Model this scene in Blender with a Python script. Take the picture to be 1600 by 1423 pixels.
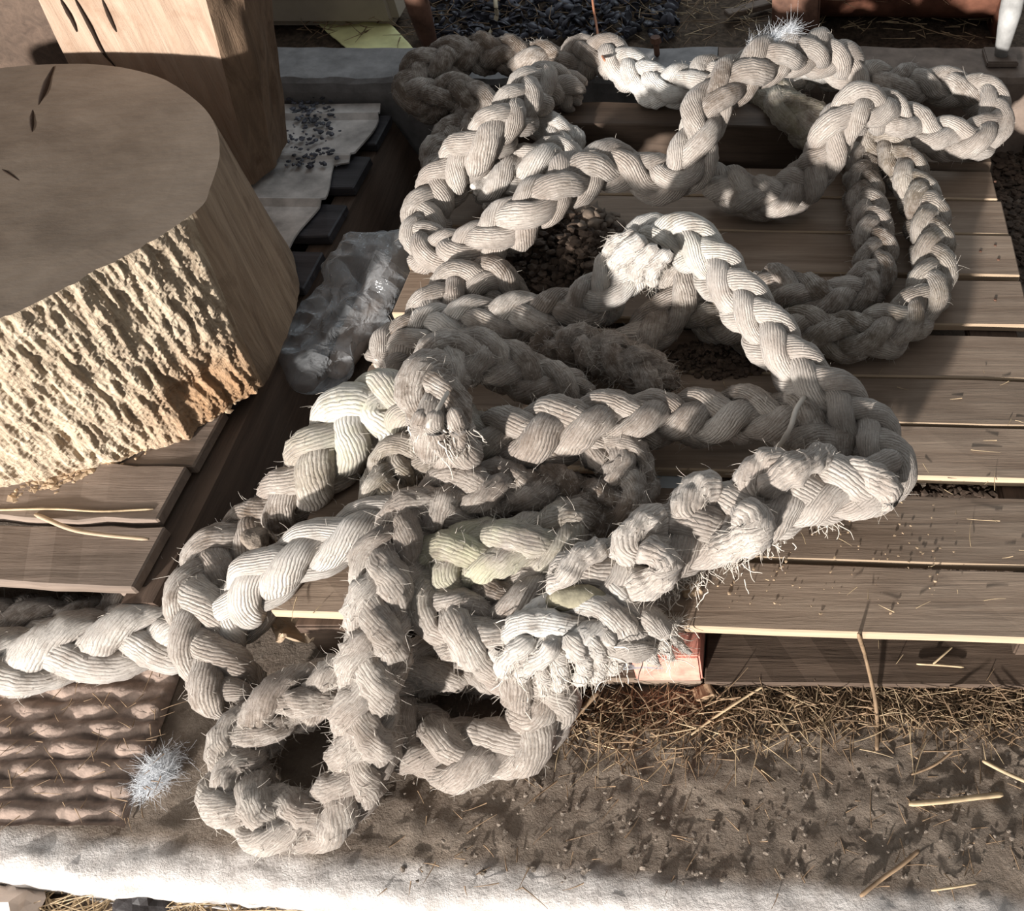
import bpy, bmesh, math, random
import numpy as np
from mathutils import Vector, Matrix

for _o in list(bpy.data.objects):
    bpy.data.objects.remove(_o)
S = bpy.context.scene
C = S.collection
random.seed(7)
RNG = np.random.default_rng(11)

# ------------------------------------------------------------------ camera, sky, sun, exposure
F_PX, CX, CY, CAM_Z = 1390.0, 1200.0, 711.5, 1.24
PITCH = math.radians(50.9)
cam = bpy.data.cameras.new('camera')
cam.sensor_fit = 'HORIZONTAL'
cam.sensor_width = 36.0
cam.lens = 36.0 * F_PX / 1600.0
cam.shift_x = -(CX - 800.0) / 1600.0
cam.clip_start = 0.02
camo = bpy.data.objects.new('camera', cam)
C.objects.link(camo)
camo.location = (0, 0, CAM_Z)
camo.rotation_euler = (math.pi / 2 - PITCH, 0, 0)
S.camera = camo

world = bpy.data.worlds.new('barn_air')
S.world = world
world.use_nodes = True
_bg = world.node_tree.nodes['Background']
_bg.inputs[0].default_value = (0.97, 0.985, 1.0, 1)
_bg.inputs[1].default_value = 0.21

SUN_AZ = (-0.33, -0.94)
SUN_EL = math.radians(10)
sun = bpy.data.lights.new('sun', 'SUN')
sun.energy = 6.5
sun.angle = math.radians(2.5)
sun.color = (1.0, 0.955, 0.905)
suno = bpy.data.objects.new('sun', sun)
C.objects.link(suno)
_d = Vector((SUN_AZ[0] * math.cos(SUN_EL), SUN_AZ[1] * math.cos(SUN_EL), math.sin(SUN_EL))).normalized()
suno.rotation_euler = _d.to_track_quat('Z', 'Y').to_euler()

def area(name, loc, target, size, energy, color):
    l = bpy.data.lights.new(name, 'AREA')
    l.shape = 'SQUARE'
    l.size = size
    l.energy = energy
    l.color = color
    o = bpy.data.objects.new(name, l)
    C.objects.link(o)
    o.location = loc
    o.rotation_euler = (Vector(loc) - Vector(target)).to_track_quat('Z', 'Y').to_euler()
area('doorway_daylight', (-1.75, -0.95, 0.70), (-0.6, 0.7, 0.1), 0.7, 24, (1.0, 0.97, 0.93))
area('rear_opening_daylight', (0.2, 4.2, 2.4), (0, 1.4, 0.1), 1.6, 22, (0.76, 0.9, 1.0))

S.view_settings.view_transform = 'Standard'
S.view_settings.look = 'None'
S.view_settings.gamma = 1.0
S.view_settings.use_curve_mapping = False
S.view_settings.exposure = 0.42

# ------------------------------------------------------------------ helpers
ST, CT = math.sin(PITCH), math.cos(PITCH)

def at(px, py, z):
    """point of the place at height z seen at photograph pixel px, py"""
    u = (px - CX) / F_PX
    v = -(py - CY) / F_PX
    t = (CAM_Z - z) / (ST - v * CT)
    return np.array((u * t, (v * ST + CT) * t, z))

def hash3(ix, iy, iz, seed):
    h = (ix * 374761393 + iy * 668265263 + iz * 2147483647 + seed * 144665) & 0xFFFFFFFF
    h = ((h ^ (h >> 13)) * 1274126177) & 0xFFFFFFFF
    h = h ^ (h >> 16)
    return (h & 0xFFFFFF) / float(0xFFFFFF)

def noise(p, freq=1.0, seed=0):
    """smooth value noise in -1..1 for an (n, 3) array"""
    q = np.asarray(p, dtype=np.float64) * freq + 1000.0
    i = np.floor(q).astype(np.int64)
    f = q - i
    f = f * f * (3 - 2 * f)
    r = 0
    for dx in (0, 1):
        wx = f[:, 0] if dx else 1 - f[:, 0]
        for dy in (0, 1):
            wy = f[:, 1] if dy else 1 - f[:, 1]
            for dz in (0, 1):
                wz = f[:, 2] if dz else 1 - f[:, 2]
                r = r + wx * wy * wz * hash3(i[:, 0] + dx, i[:, 1] + dy, i[:, 2] + dz, seed)
    return r * 2 - 1

def fbm(p, freq, seed=0, octs=3):
    a, s = 1.0, 0
    for k in range(octs):
        s = s + a * noise(p, freq * 2 ** k, seed + k * 17)
        a *= 0.5
    return s

def mesh_np(name, V, Fc, smooth=True, uv=None, attrs=None):
    """V (n,3), Fc (m,k) faces of equal size k"""
    V = np.ascontiguousarray(V, dtype=np.float32)
    Fc = np.ascontiguousarray(Fc, dtype=np.int32)
    m, k = Fc.shape
    me = bpy.data.meshes.new(name)
    me.vertices.add(len(V))
    me.vertices.foreach_set('co', V.ravel())
    me.loops.add(m * k)
    me.loops.foreach_set('vertex_index', Fc.ravel())
    me.polygons.add(m)
    me.polygons.foreach_set('loop_start', np.arange(0, m * k, k, dtype=np.int32))
    me.polygons.foreach_set('loop_total', np.full(m, k, dtype=np.int32))
    me.update(calc_edges=True)
    me.polygons.foreach_set('use_smooth', np.full(m, smooth, dtype=bool))
    if uv is not None:
        l = me.uv_layers.new(name='UVMap')
        l.data.foreach_set('uv', np.ascontiguousarray(uv, dtype=np.float32).ravel())
    for a, arr in (attrs or {}).items():
        me.attributes.new(a, 'FLOAT', 'POINT').data.foreach_set('value', np.ascontiguousarray(arr, dtype=np.float32))
    return me

def put(name, me, mat=None, parent=None, label=None, cat=None, group=None, kind=None):
    o = bpy.data.objects.new(name, me)
    C.objects.link(o)
    if mat is not None and me is not None and not me.materials:
        me.materials.append(mat)
    if parent is not None:
        o.parent = parent
        o.matrix_parent_inverse = parent.matrix_basis.inverted()
    for k, v in (('label', label), ('category', cat), ('group', group), ('kind', kind)):
        if v:
            o[k] = v
    return o

def thing(name, loc, label, cat, group=None):
    o = put(name, None, None, None, label, cat, group)
    o.location = Vector([float(c) for c in loc])
    o.matrix_basis = Matrix.Translation(o.location)
    return o

def bm_mesh(name, bm, smooth=False):
    me = bpy.data.meshes.new(name)
    bm.normal_update()
    bm.to_mesh(me)
    bm.free()
    if smooth:
        for p in me.polygons:
            p.use_smooth = True
    return me

def plank_mesh(name, a, b, depth, z0, z1, bevel=0.0025, rag=0.0, nx=10, seed=0):
    """board whose front edge runs a->b (xy), extends `depth` behind it; edges uneven by `rag`"""
    a, b = Vector(a[:2]), Vector(b[:2])
    d = (b - a)
    n = Vector((-d.y, d.x)).normalized()
    bm = bmesh.new()
    rng = random.Random(seed)
    rows = []
    for i in range(nx + 1):
        p = a + d * (i / nx)
        e0, e1 = rng.uniform(-rag, rag), rng.uniform(-rag, rag)
        w0, w1 = rng.uniform(-.0015, .0015), rng.uniform(-.0015, .0015)
        q0, q1 = p + n * e0, p + n * (depth + e1)
        rows.append([bm.verts.new((q0.x, q0.y, z0)), bm.verts.new((q1.x, q1.y, z0)),
                     bm.verts.new((q1.x, q1.y, z1 + w1)), bm.verts.new((q0.x, q0.y, z1 + w0))])
    for i in range(nx):
        for j in range(4):
            bm.faces.new((rows[i][j], rows[i + 1][j], rows[i + 1][(j + 1) % 4], rows[i][(j + 1) % 4]))
    bm.faces.new(rows[0][::-1] if False else list(reversed(rows[0])))
    bm.faces.new(rows[-1])
    bmesh.ops.recalc_face_normals(bm, faces=bm.faces)
    if bevel:
        es = [e for e in bm.edges if e.calc_face_angle(0) > 0.6]
        bmesh.ops.bevel(bm, geom=es, offset=bevel, segments=1, affect='EDGES')
    return bm_mesh(name, bm)

def box_mesh(name, x0, x1, y0, y1, z0, z1, bevel=0.003):
    bm = bmesh.new()
    bmesh.ops.create_cube(bm, size=1)
    for v in bm.verts:
        v.co = Vector(((x0 + x1) / 2 + v.co.x * (x1 - x0), (y0 + y1) / 2 + v.co.y * (y1 - y0), (z0 + z1) / 2 + v.co.z * (z1 - z0)))
    if bevel:
        bmesh.ops.bevel(bm, geom=bm.edges[:], offset=bevel, segments=2, affect='EDGES')
    return bm_mesh(name, bm)

def spline(P, n_per=16):
    """Catmull-Rom through rows of P (n, d)"""
    P = np.asarray(P, dtype=float)
    Q = np.vstack([2 * P[0] - P[1], P, 2 * P[-1] - P[-2]])
    out = []
    t = np.linspace(0, 1, n_per, endpoint=False)[:, None]
    for i in range(1, len(Q) - 2):
        p0, p1, p2, p3 = Q[i - 1], Q[i], Q[i + 1], Q[i + 2]
        out.append(.5 * ((2 * p1) + (-p0 + p2) * t + (2 * p0 - 5 * p1 + 4 * p2 - p3) * t ** 2 + (-p0 + 3 * p1 - 3 * p2 + p3) * t ** 3))
    out.append(P[-1:])
    return np.vstack(out)

def resample(Pn, ds):
    d = np.r_[0, np.cumsum(np.linalg.norm(np.diff(Pn[:, :3], axis=0), axis=1))]
    n = max(4, int(d[-1] / ds))
    s = np.linspace(0, d[-1], n)
    return np.stack([np.interp(s, d, Pn[:, k]) for k in range(Pn.shape[1])], 1), s

def nrm(v):
    return v / np.maximum(np.linalg.norm(v, axis=-1, keepdims=True), 1e-9)

def tube_grid(nr, m, close=False):
    i = np.arange(nr - 1)[:, None]
    j = np.arange(m)[None, :]
    a = i * m + j
    b = i * m + (j + 1) % m
    return np.stack([a, b, b + m, a + m], -1).reshape(-1, 4)

def tube_mesh(name, pts, rad, m=8, n_per=8, squash=1.0):
    P = spline(pts, n_per)
    T = nrm(np.gradient(P, axis=0))
    up = np.array((0.1, 0.2, 1.0))
    N = nrm(np.cross(T, up))
    B = np.cross(T, N)
    r = np.interp(np.linspace(0, 1, len(P)), np.linspace(0, 1, len(np.atleast_1d(rad))), np.atleast_1d(rad)) if np.ndim(rad) else np.full(len(P), rad)
    r = r.copy()
    r[0] *= .6
    r[-1] *= .6
    a = np.linspace(0, 2 * np.pi, m, endpoint=False)
    V = P[:, None] + r[:, None, None] * (np.cos(a)[None, :, None] * N[:, None] + squash * np.sin(a)[None, :, None] * B[:, None])
    V = V.reshape(-1, 3)
    Fq = tube_grid(len(P), m)
    V = np.vstack([V, P[:1], P[-1:]])
    k0, k1 = len(V) - 2, len(V) - 1
    j = np.arange(m)
    c0 = np.stack([np.full(m, k0), (j + 1) % m, j, np.full(m, k0)], 1)
    off = (len(P) - 1) * m
    c1 = np.stack([np.full(m, k1), off + j, off + (j + 1) % m, np.full(m, k1)], 1)
    bm = bmesh.new()
    vs = [bm.verts.new(v) for v in V]
    for f in Fq:
        bm.faces.new([vs[x] for x in f])
    for f in np.vstack([c0, c1]):
        bm.faces.new([vs[x] for x in f[:3]])
    bmesh.ops.recalc_face_normals(bm, faces=bm.faces)
    return bm_mesh(name, bm, True)

# ------------------------------------------------------------------ materials
class NT:
    def __init__(s, name, rough=0.85):
        s.m = bpy.data.materials.new(name)
        s.m.use_nodes = True
        s.t = s.m.node_tree
        s.b = s.t.nodes['Principled BSDF']
        s.b.inputs['Roughness'].default_value = rough
        s.b.inputs['Specular IOR Level'].default_value = 0.25
    def n(s, typ, **kw):
        x = s.t.nodes.new(typ)
        for k, v in kw.items():
            setattr(x, k, v)
        return x
    def link(s, a, b):
        s.t.links.new(a, b)
    def val(s, sock, v):
        if hasattr(v, 'links') or isinstance(v, bpy.types.NodeSocket):
            s.link(v, sock)
        else:
            sock.default_value = v
    def math(s, op, a, b=0.0, c=None, clamp=False):
        x = s.n('ShaderNodeMath', operation=op, use_clamp=clamp)
        s.val(x.inputs[0], a)
        s.val(x.inputs[1], b)
        if c is not None:
            s.val(x.inputs[2], c)
        return x.outputs[0]
    def mix(s, f, a, b, mode='MIX'):
        x = s.n('ShaderNodeMix', data_type='RGBA', blend_type=mode)
        s.val(x.inputs[0], f)
        for i, v in ((6, a), (7, b)):
            if isinstance(v, tuple):
                x.inputs[i].default_value = (*v[:3], 1)
            else:
                s.link(v, x.inputs[i])
        return x.outputs[2]
    def coords(s, scale=(1, 1, 1), which='Object', rot=(0, 0, 0)):
        tc = s.n('ShaderNodeTexCoord')
        mp = s.n('ShaderNodeMapping')
        s.link(tc.outputs[which], mp.inputs[0])
        mp.inputs['Scale'].default_value = scale
        mp.inputs['Rotation'].default_value = rot
        return mp.outputs[0]
    def noise(s, vec, scale, detail=4, rough=.6, dist=0.0):
        x = s.n('ShaderNodeTexNoise')
        if vec is not None:
            s.link(vec, x.inputs['Vector'])
        x.inputs['Scale'].default_value = scale
        x.inputs['Detail'].default_value = detail
        x.inputs['Roughness'].default_value = rough
        x.inputs['Distortion'].default_value = dist
        return x.outputs[0]
    def ramp(s, f, lo, hi):
        x = s.n('ShaderNodeMapRange')
        s.link(f, x.inputs[0])
        x.inputs[1].default_value = lo
        x.inputs[2].default_value = hi
        return x.outputs[0]
    def attr(s, name):
        return s.n('ShaderNodeAttribute', attribute_name=name).outputs['Fac']
    def rand(s):
        return s.n('ShaderNodeObjectInfo').outputs['Random']
    def bump(s, h, dist, strength=1.0, prev=None):
        x = s.n('ShaderNodeBump')
        s.link(h, x.inputs['Height'])
        x.inputs['Distance'].default_value = dist
        x.inputs['Strength'].default_value = strength
        if prev is not None:
            s.link(prev, x.inputs['Normal'])
        return x.outputs[0]
    def done(s, col, nor=None):
        if isinstance(col, tuple):
            s.b.inputs['Base Color'].default_value = (*col[:3], 1)
        else:
            s.link(col, s.b.inputs['Base Color'])
        if nor is not None:
            s.link(nor, s.b.inputs['Normal'])
        return s.m

def plain(name, col, rough=.8, var=.25, scale=30, bump=0.0015, metal=0.0):
    t = NT(name, rough)
    v = t.coords()
    f = t.noise(v, scale, 5)
    c = t.mix(t.ramp(f, .3, .7), tuple(x * (1 - var) for x in col), tuple(min(1, x * (1 + var)) for x in col))
    t.b.inputs['Metallic'].default_value = metal
    return t.done(c, t.bump(f, bump))

def wood(name, dark, light, axis='X', rough=.75, grain=1.0, wear=(.3, .25, .2), wear_amt=.35, bump=.0012):
    t = NT(name, rough)
    sc = {'X': (1.2, 22, 22), 'Y': (22, 1.2, 22), 'Z': (22, 22, 1.2)}[axis]
    tc = t.n('ShaderNodeTexCoord')
    add = t.n('ShaderNodeVectorMath', operation='ADD')
    t.link(tc.outputs['Object'], add.inputs[0])
    cmb = t.n('ShaderNodeCombineXYZ')
    r = t.math('MULTIPLY', t.rand(), 37.0)
    for i in range(3):
        t.link(r, cmb.inputs[i])
    t.link(cmb.outputs[0], add.inputs[1])
    mp = t.n('ShaderNodeMapping')
    t.link(add.outputs[0], mp.inputs[0])
    mp.inputs['Scale'].default_value = sc
    g = t.noise(mp.outputs[0], 2.2 * grain, 8, .65, .6)
    g2 = t.noise(mp.outputs[0], 9 * grain, 4, .7)
    blot = t.noise(add.outputs[0], 5, 5, .6)
    c = t.mix(t.ramp(g, .3, .7), dark, light)
    c = t.mix(t.math('MULTIPLY', t.ramp(g2, .55, .8), .45), c, tuple(x * .5 for x in dark))
    c = t.mix(t.math('MULTIPLY', t.ramp(blot, .45, .72), wear_amt), c, wear)
    hv = t.math('ADD', t.math('MULTIPLY', t.rand(), .35), .82)
    hs = t.n('ShaderNodeHueSaturation')
    t.link(hv, hs.inputs['Value'])
    t.link(c, hs.inputs['Color'])
    h = t.math('ADD', t.math('MULTIPLY', g2, .5), g)
    return t.done(hs.outputs[0], t.bump(h, bump))

def rope_material():
    t = NT('plaited_fibre', .9)
    t.b.inputs['Specular IOR Level'].default_value = 0.15
    t.b.inputs['Sheen Weight'].default_value = 0.15
    uvn = t.n('ShaderNodeUVMap', uv_map='UVMap')
    sp = t.n('ShaderNodeSeparateXYZ')
    t.link(uvn.outputs[0], sp.inputs[0])
    u, v = sp.outputs[0], sp.outputs[1]
    wob = t.noise(t.coords((1, 1, 1)), 45, 3)
    ph = t.math('ADD', t.math('MULTIPLY', v, 2 * math.pi * 28), t.math('MULTIPLY', u, 230.0))
    ph = t.math('ADD', ph, t.math('MULTIPLY', wob, 9.0))
    yarn = t.math('ABSOLUTE', t.math('SINE', t.math('MULTIPLY', ph, .5)))
    cmb = t.n('ShaderNodeCombineXYZ')
    t.link(t.math('MULTIPLY', u, 48.0), cmb.inputs[0])
    t.link(t.math('MULTIPLY', ph, .8), cmb.inputs[1])
    fib = t.noise(cmb.outputs[0], 1.0, 5, .7)
    oc = t.coords((1, 1, 1))
    big = t.noise(oc, 9, 4, .6)
    sm = t.noise(oc, 150, 6, .75)
    c = t.mix(t.ramp(fib, .34, .66), (.20, .16, .13), (.72, .66, .595))
    c = t.mix(t.math('MULTIPLY', t.ramp(big, .40, .66), .62), c, (.235, .18, .145))
    speck = t.noise(oc, 210, 3, .8)
    c = t.mix(t.math('MULTIPLY', t.ramp(speck, .53, .68), t.math('ADD', t.math('MULTIPLY', t.attr('fuzz'), .2), .42)), c, (.13, .095, .07))
    dirt = t.attr('dirt')
    df = t.math('MULTIPLY', t.math('MULTIPLY', dirt, 1.5), t.ramp(t.noise(oc, 34, 8, .78), .42, .62), clamp=True)
    df = t.math('ADD', df, t.math('MULTIPLY', t.math('SUBTRACT', dirt, .6), .9, clamp=True), clamp=True)
    c = t.mix(t.math('MULTIPLY', df, .9), c, (.115, .08, .055))
    ms = t.math('MULTIPLY', t.attr('moss'), t.ramp(t.noise(oc, 22, 4), .3, .65), clamp=True)
    c = t.mix(t.math('MULTIPLY', ms, .75), c, (.52, .51, .34))
    wh = t.math('MULTIPLY', t.attr('white'), t.ramp(t.noise(oc, 30, 5, .7), .3, .6), clamp=True)
    c = t.mix(wh, c, (.80, .775, .73))
    fuz = t.attr('fuzz')
    h = t.math('ADD', t.math('MULTIPLY', yarn, t.math('SUBTRACT', 1.0, t.math('MULTIPLY', fuz, .8), clamp=True)), t.math('MULTIPLY', fib, .9))
    n1 = t.bump(h, .0021, .9)
    fz = t.math('MULTIPLY', sm, t.math('ADD', t.math('MULTIPLY', t.attr('fuzz'), 1.8), .4))
    n2 = t.bump(fz, .0016, .7, n1)
    return t.done(c, n2)

M = {}
M['rope'] = rope_material()
_t = NT('loose_fibre', .9)
M['fibre'] = _t.done(_t.mix(_t.noise(_t.coords(), 25, 3), (.42, .36, .30), (.74, .69, .62)))
M['deck'] = wood('weathered_deck_wood', (.185, .13, .093), (.335, .255, .192), 'X', wear=(.15, .105, .076), wear_amt=.55)
M['rawwood'] = wood('pale_cut_wood', (.36, .26, .175), (.50, .38, .265), 'X', wear=(.28, .20, .13))
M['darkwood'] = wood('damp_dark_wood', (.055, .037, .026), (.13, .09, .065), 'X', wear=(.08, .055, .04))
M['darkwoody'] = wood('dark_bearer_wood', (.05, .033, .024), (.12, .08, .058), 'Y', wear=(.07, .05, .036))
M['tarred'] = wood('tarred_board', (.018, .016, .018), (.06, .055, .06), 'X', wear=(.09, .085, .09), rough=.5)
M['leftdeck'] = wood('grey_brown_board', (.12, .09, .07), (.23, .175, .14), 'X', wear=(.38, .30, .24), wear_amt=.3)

# stump: sawn top / split bark-free sides share one mesh, two slots
def stump_top():
    t = NT('sawn_end_grain', .85)
    v = t.coords((1, 1, 1))
    cen = t.n('ShaderNodeMapping')
    t.link(v, cen.inputs[0])
    cen.inputs['Location'].default_value = (.30, -.02, 0)
    w = t.n('ShaderNodeTexWave', wave_type='RINGS', rings_direction='Z')
    t.link(cen.outputs[0], w.inputs[0])
    w.inputs['Scale'].default_value = 14
    w.inputs['Distortion'].default_value = 5
    w.inputs['Detail'].default_value = 3
    w.inputs['Detail Scale'].default_value = 1.5
    saw = t.noise(t.coords((7, 22, 1), rot=(0, 0, -.35)), 2.0, 6, .7)
    bl = t.noise(v, 6, 6, .65)
    c = t.mix(t.ramp(bl, .3, .7), (.12, .09, .067), (.20, .16, .125))
    c = t.mix(t.math('MULTIPLY', w.outputs[1], .10), c, (.20, .14, .09))
    c = t.mix(t.math('MULTIPLY', t.ramp(saw, .5, .8), .14), c, (.24, .18, .13))
    h = t.math('ADD', t.math('MULTIPLY', saw, .5), bl)
    return t.done(c, t.bump(h, .0014, .8))
def stump_side():
    t = NT('split_rotten_wood', .9)
    fl = t.noise(t.coords((60, 60, 9)), 1.5, 8, .7, .8)
    bl = t.noise(t.coords(), 9, 6, .65)
    c = t.mix(t.ramp(fl, .3, .7), (.29, .215, .15), (.68, .565, .42))
    c = t.mix(t.math('MULTIPLY', t.ramp(bl, .5, .72), .5), c, (.30, .195, .12))
    vd = t.n('ShaderNodeVectorMath', operation='DISTANCE')
    t.link(t.coords(), vd.inputs[0])
    vd.inputs[1].default_value = (-.91, 1.0, .17)
    rot = t.math('MULTIPLY', t.ramp(t.math('ADD', vd.outputs['Value'], t.math('MULTIPLY', bl, .12)), .20, .09), .75, clamp=True)
    c = t.mix(rot, c, (.36, .19, .085))
    hh = t.math('ADD', t.math('MULTIPLY', t.noise(t.coords(), 120, 4), .5), fl)
    return t.done(c, t.bump(hh, .007, 1.0))
M['stump_top'] = stump_top()
M['stump_side'] = stump_side()
def bark_mat(name, a, b, knots):
    t = NT(name, .85)
    fl = t.noise(t.coords((26, 26, 2.5)), 1.5, 8, .7, .7)
    bl = t.noise(t.coords(), 11, 5, .6)
    c = t.mix(t.ramp(fl, .3, .72), a, b)
    c = t.mix(t.math('MULTIPLY', t.ramp(bl, .55, .7), .7), c, knots)
    return t.done(c, t.bump(fl, .006))
M['post_front'] = bark_mat('hewn_post_face', (.29, .195, .135), (.46, .345, .26), (.25, .155, .10))
M['post_side'] = bark_mat('post_bark', (.13, .085, .055), (.30, .20, .13), (.09, .05, .03))
M['stump_bark'] = bark_mat('stump_weathered_side', (.20, .14, .095), (.40, .30, .21), (.13, .085, .055))
M['crack'] = plain('dark_split', (.03, .018, .012), .95)

def floor_mat():
    t = NT('dirty_concrete', .92)
    v = t.coords()
    clean = t.attr('clean')
    a = t.noise(v, 14, 7, .65)
    b = t.noise(v, 160, 5, .75)
    c = t.mix(t.ramp(a, .3, .7), (.135, .100, .075), (.235, .19, .15))
    c = t.mix(t.math('MULTIPLY', t.ramp(b, .56, .75), .5), c, (.34, .29, .25))
    c = t.mix(t.math('MULTIPLY', t.ramp(b, .45, .25), .5), c, (.07, .05, .036))
    pale = t.mix(t.ramp(t.noise(v, 40, 6, .7), .3, .7), (.40, .36, .335), (.64, .60, .57))
    c = t.mix(t.math('ADD', clean, t.math('MULTIPLY', t.math('SUBTRACT', a, .5), t.math('MULTIPLY', clean, .8)), clamp=True), c, pale)
    h = t.math('ADD', t.math('MULTIPLY', a, 1.5), b)
    return t.done(c, t.bump(h, .004, 1.0))
M['floor'] = floor_mat()
M['soil'] = plain('dark_soil', (.055, .038, .027), .95, .6, 60, .006)
M['litter'] = plain('brown_litter_soil', (.085, .06, .042), .95, .6, 70, .006)
M['kerb'] = plain('grey_kerb_concrete', (.22, .212, .21), .8, .28, 22, .003)
M['kerb_brown'] = plain('brown_stained_concrete', (.17, .13, .105), .85, .35, 18, .003)
M['matrub'] = plain('dusty_rubber', (.235, .175, .142), .9, .35, 55, .003)
M['straw'] = plain('dry_straw', (.44, .33, .205), .6, .4, 35, .0003)
M['strawdark'] = plain('old_brown_straw', (.23, .155, .095), .75, .5, 35, .0003)
M['chip'] = plain('pale_bark_chip', (.40, .29, .19), .85, .5, 40, .0006)
M['dung'] = plain('dark_droppings', (.075, .052, .038), .8, .6, 50, .0015)
M['clods'] = plain('dry_clods', (.17, .13, .10), .9, .45, 40, .002)
M['shell'] = plain('blue_black_shell', (.055, .055, .068), .45, .7, 28, .0005)
M['rust'] = plain('brown_rust', (.12, .062, .042), .75, .5, 25, .0015)
M['rusty_trough'] = plain('red_brown_rusted_sheet', (.13, .055, .035), .6, .55, 14, .0015)
M['whitepaint'] = plain('chipped_white_paint', (.33, .325, .315), .6, .3, 26, .001)
M['beige'] = plain('beige_timber', (.42, .36, .28), .7, .12, 10, .001)
M['yellow'] = plain('faded_yellow_sheet', (.72, .70, .36), .6, .2, 14, .002)
M['whitecable'] = plain('white_cable', (.72, .70, .66), .5, .1)
M['orangewire'] = plain('orange_twine', (.42, .18, .10), .7, .2)
M['beigecord'] = plain('beige_cord', (.58, .50, .36), .8, .2)
M['pink'] = plain('faded_red_paint', (.62, .26, .20), .8, .4, 30, .001)
M['bluestrip'] = plain('pale_blue_plastic', (.52, .56, .58), .45, .12)
M['greyfilm'] = plain('grey_plastic_film', (.30, .32, .34), .35, .3, 30, .003)
M['sheet'] = plain('dirty_white_sheet', (.47, .43, .40), .55, .5, 13, .002)
M['stone'] = plain('grey_lump', (.19, .155, .125), .9, .5, 90, .004)
M['wool'] = plain('white_wool', (.80, .82, .85), .95, .1, 90, .001)

def bag_mat():
    t = NT('clear_polythene', .12)
    t.b.inputs['Base Color'].default_value = (.62, .64, .66, 1)
    t.b.inputs['Specular IOR Level'].default_value = .9
    tr = t.n('ShaderNodeBsdfTransparent')
    mx = t.n('ShaderNodeMixShader')
    lw = t.n('ShaderNodeLayerWeight')
    lw.inputs[0].default_value = .35
    f = t.math('ADD', t.math('MULTIPLY', lw.outputs[1], .5), .14, clamp=True)
    t.link(f, mx.inputs[0])
    t.link(tr.outputs[0], mx.inputs[1])
    t.link(t.b.outputs[0], mx.inputs[2])
    t.link(mx.outputs[0], t.t.nodes['Material Output'].inputs[0])
    n = t.noise(t.coords(), 30, 3, .5, 1.0)
    t.link(t.bump(n, .01), t.b.inputs['Normal'])
    return t.m
M['bag'] = bag_mat()

# ------------------------------------------------------------------ the setting
def grid_mesh(name, xs, ys, zf, attrs_f=None, smooth=True):
    X, Y = np.meshgrid(xs, ys)
    P = np.stack([X.ravel(), Y.ravel(), np.zeros(X.size)], 1)
    P = zf(P)
    nx, ny = len(xs), len(ys)
    i = np.arange(ny - 1)[:, None] * nx + np.arange(nx - 1)[None, :]
    Fq = np.stack([i, i + 1, i + 1 + nx, i + nx], -1).reshape(-1, 4)
    return mesh_np(name, P, Fq, smooth, None, attrs_f(P) if attrs_f else None)

def front_y(x):
    return .264 - .064 * (x + .325)

def floor_z(P):
    x = P[:, 0]
    yy = P[:, 1]            # 0 = lowest row of the front face, then the slab
    fy = front_y(x) + .006 * noise(np.stack([x, x * 0, x * 0], 1), 9, 5) + .003 * noise(np.stack([x, x * 0, x * 0], 1), 45, 6)
    out = np.zeros_like(P)
    out[:, 0] = x
    t = yy
    face = t < 0
    z = np.where(face, t * 1.0, 0)
    r = .022
    z = np.where(~face & (t < r), -r + np.sqrt(np.maximum(r * r - (r - t) ** 2, 0)), z)
    z = np.where(face, z - r, z)
    out[:, 1] = fy + np.where(face, 0, t)
    q = np.stack([x, out[:, 1], z], 1)
    n = .004 * fbm(q, 14, 3, 3) + .0016 * noise(q, 120, 8)
    lump = np.maximum(noise(q, 55, 21) - .45, 0) * .012
    out[:, 2] = z + np.where(face, 0, n + lump)
    out[:, 1] += np.where(face, .004 * fbm(q, 25, 9, 2), 0)
    return out

def floor_attr(P):
    t = P[:, 1] - front_y(P[:, 0])
    w = .058
    q = P.copy(); q[:, 2] = 0
    e = .009 * fbm(q, 22, 40, 3)
    return {'clean': np.clip((w + e - t) / .022, 0, 1)}
_xs = np.arange(-2.0, 1.4, .009)
_ys = np.r_[-.14, -.1, -.06, -.03, 0, .002, .005, .009, .014, .022, np.arange(.03, .95, .008), np.arange(.96, 2.1, .03)]
put('floor', grid_mesh('floor', _xs, _ys, floor_z, floor_attr), M['floor'], kind='structure', label='concrete slab under a layer of trodden brown dirt')
put('floor_lower', grid_mesh('floor_lower', np.linspace(-2.2, 1.6, 60), np.linspace(-2.5, .4, 60),
    lambda P: np.stack([P[:, 0], P[:, 1], -.13 + .012 * fbm(P, 9, 4)], 1)), M['litter'], kind='structure', label='lower ground in front of the slab')
put('floor_rear', grid_mesh('floor_rear', np.linspace(-2.5, 2.2, 120), np.linspace(2.05, 4.6, 80),
    lambda P: np.stack([P[:, 0], P[:, 1], .115 + .012 * fbm(P, 9, 4) + .006 * noise(P, 40, 2)], 1)), M['litter'], kind='structure', label='littered ground behind the kerb')

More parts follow.
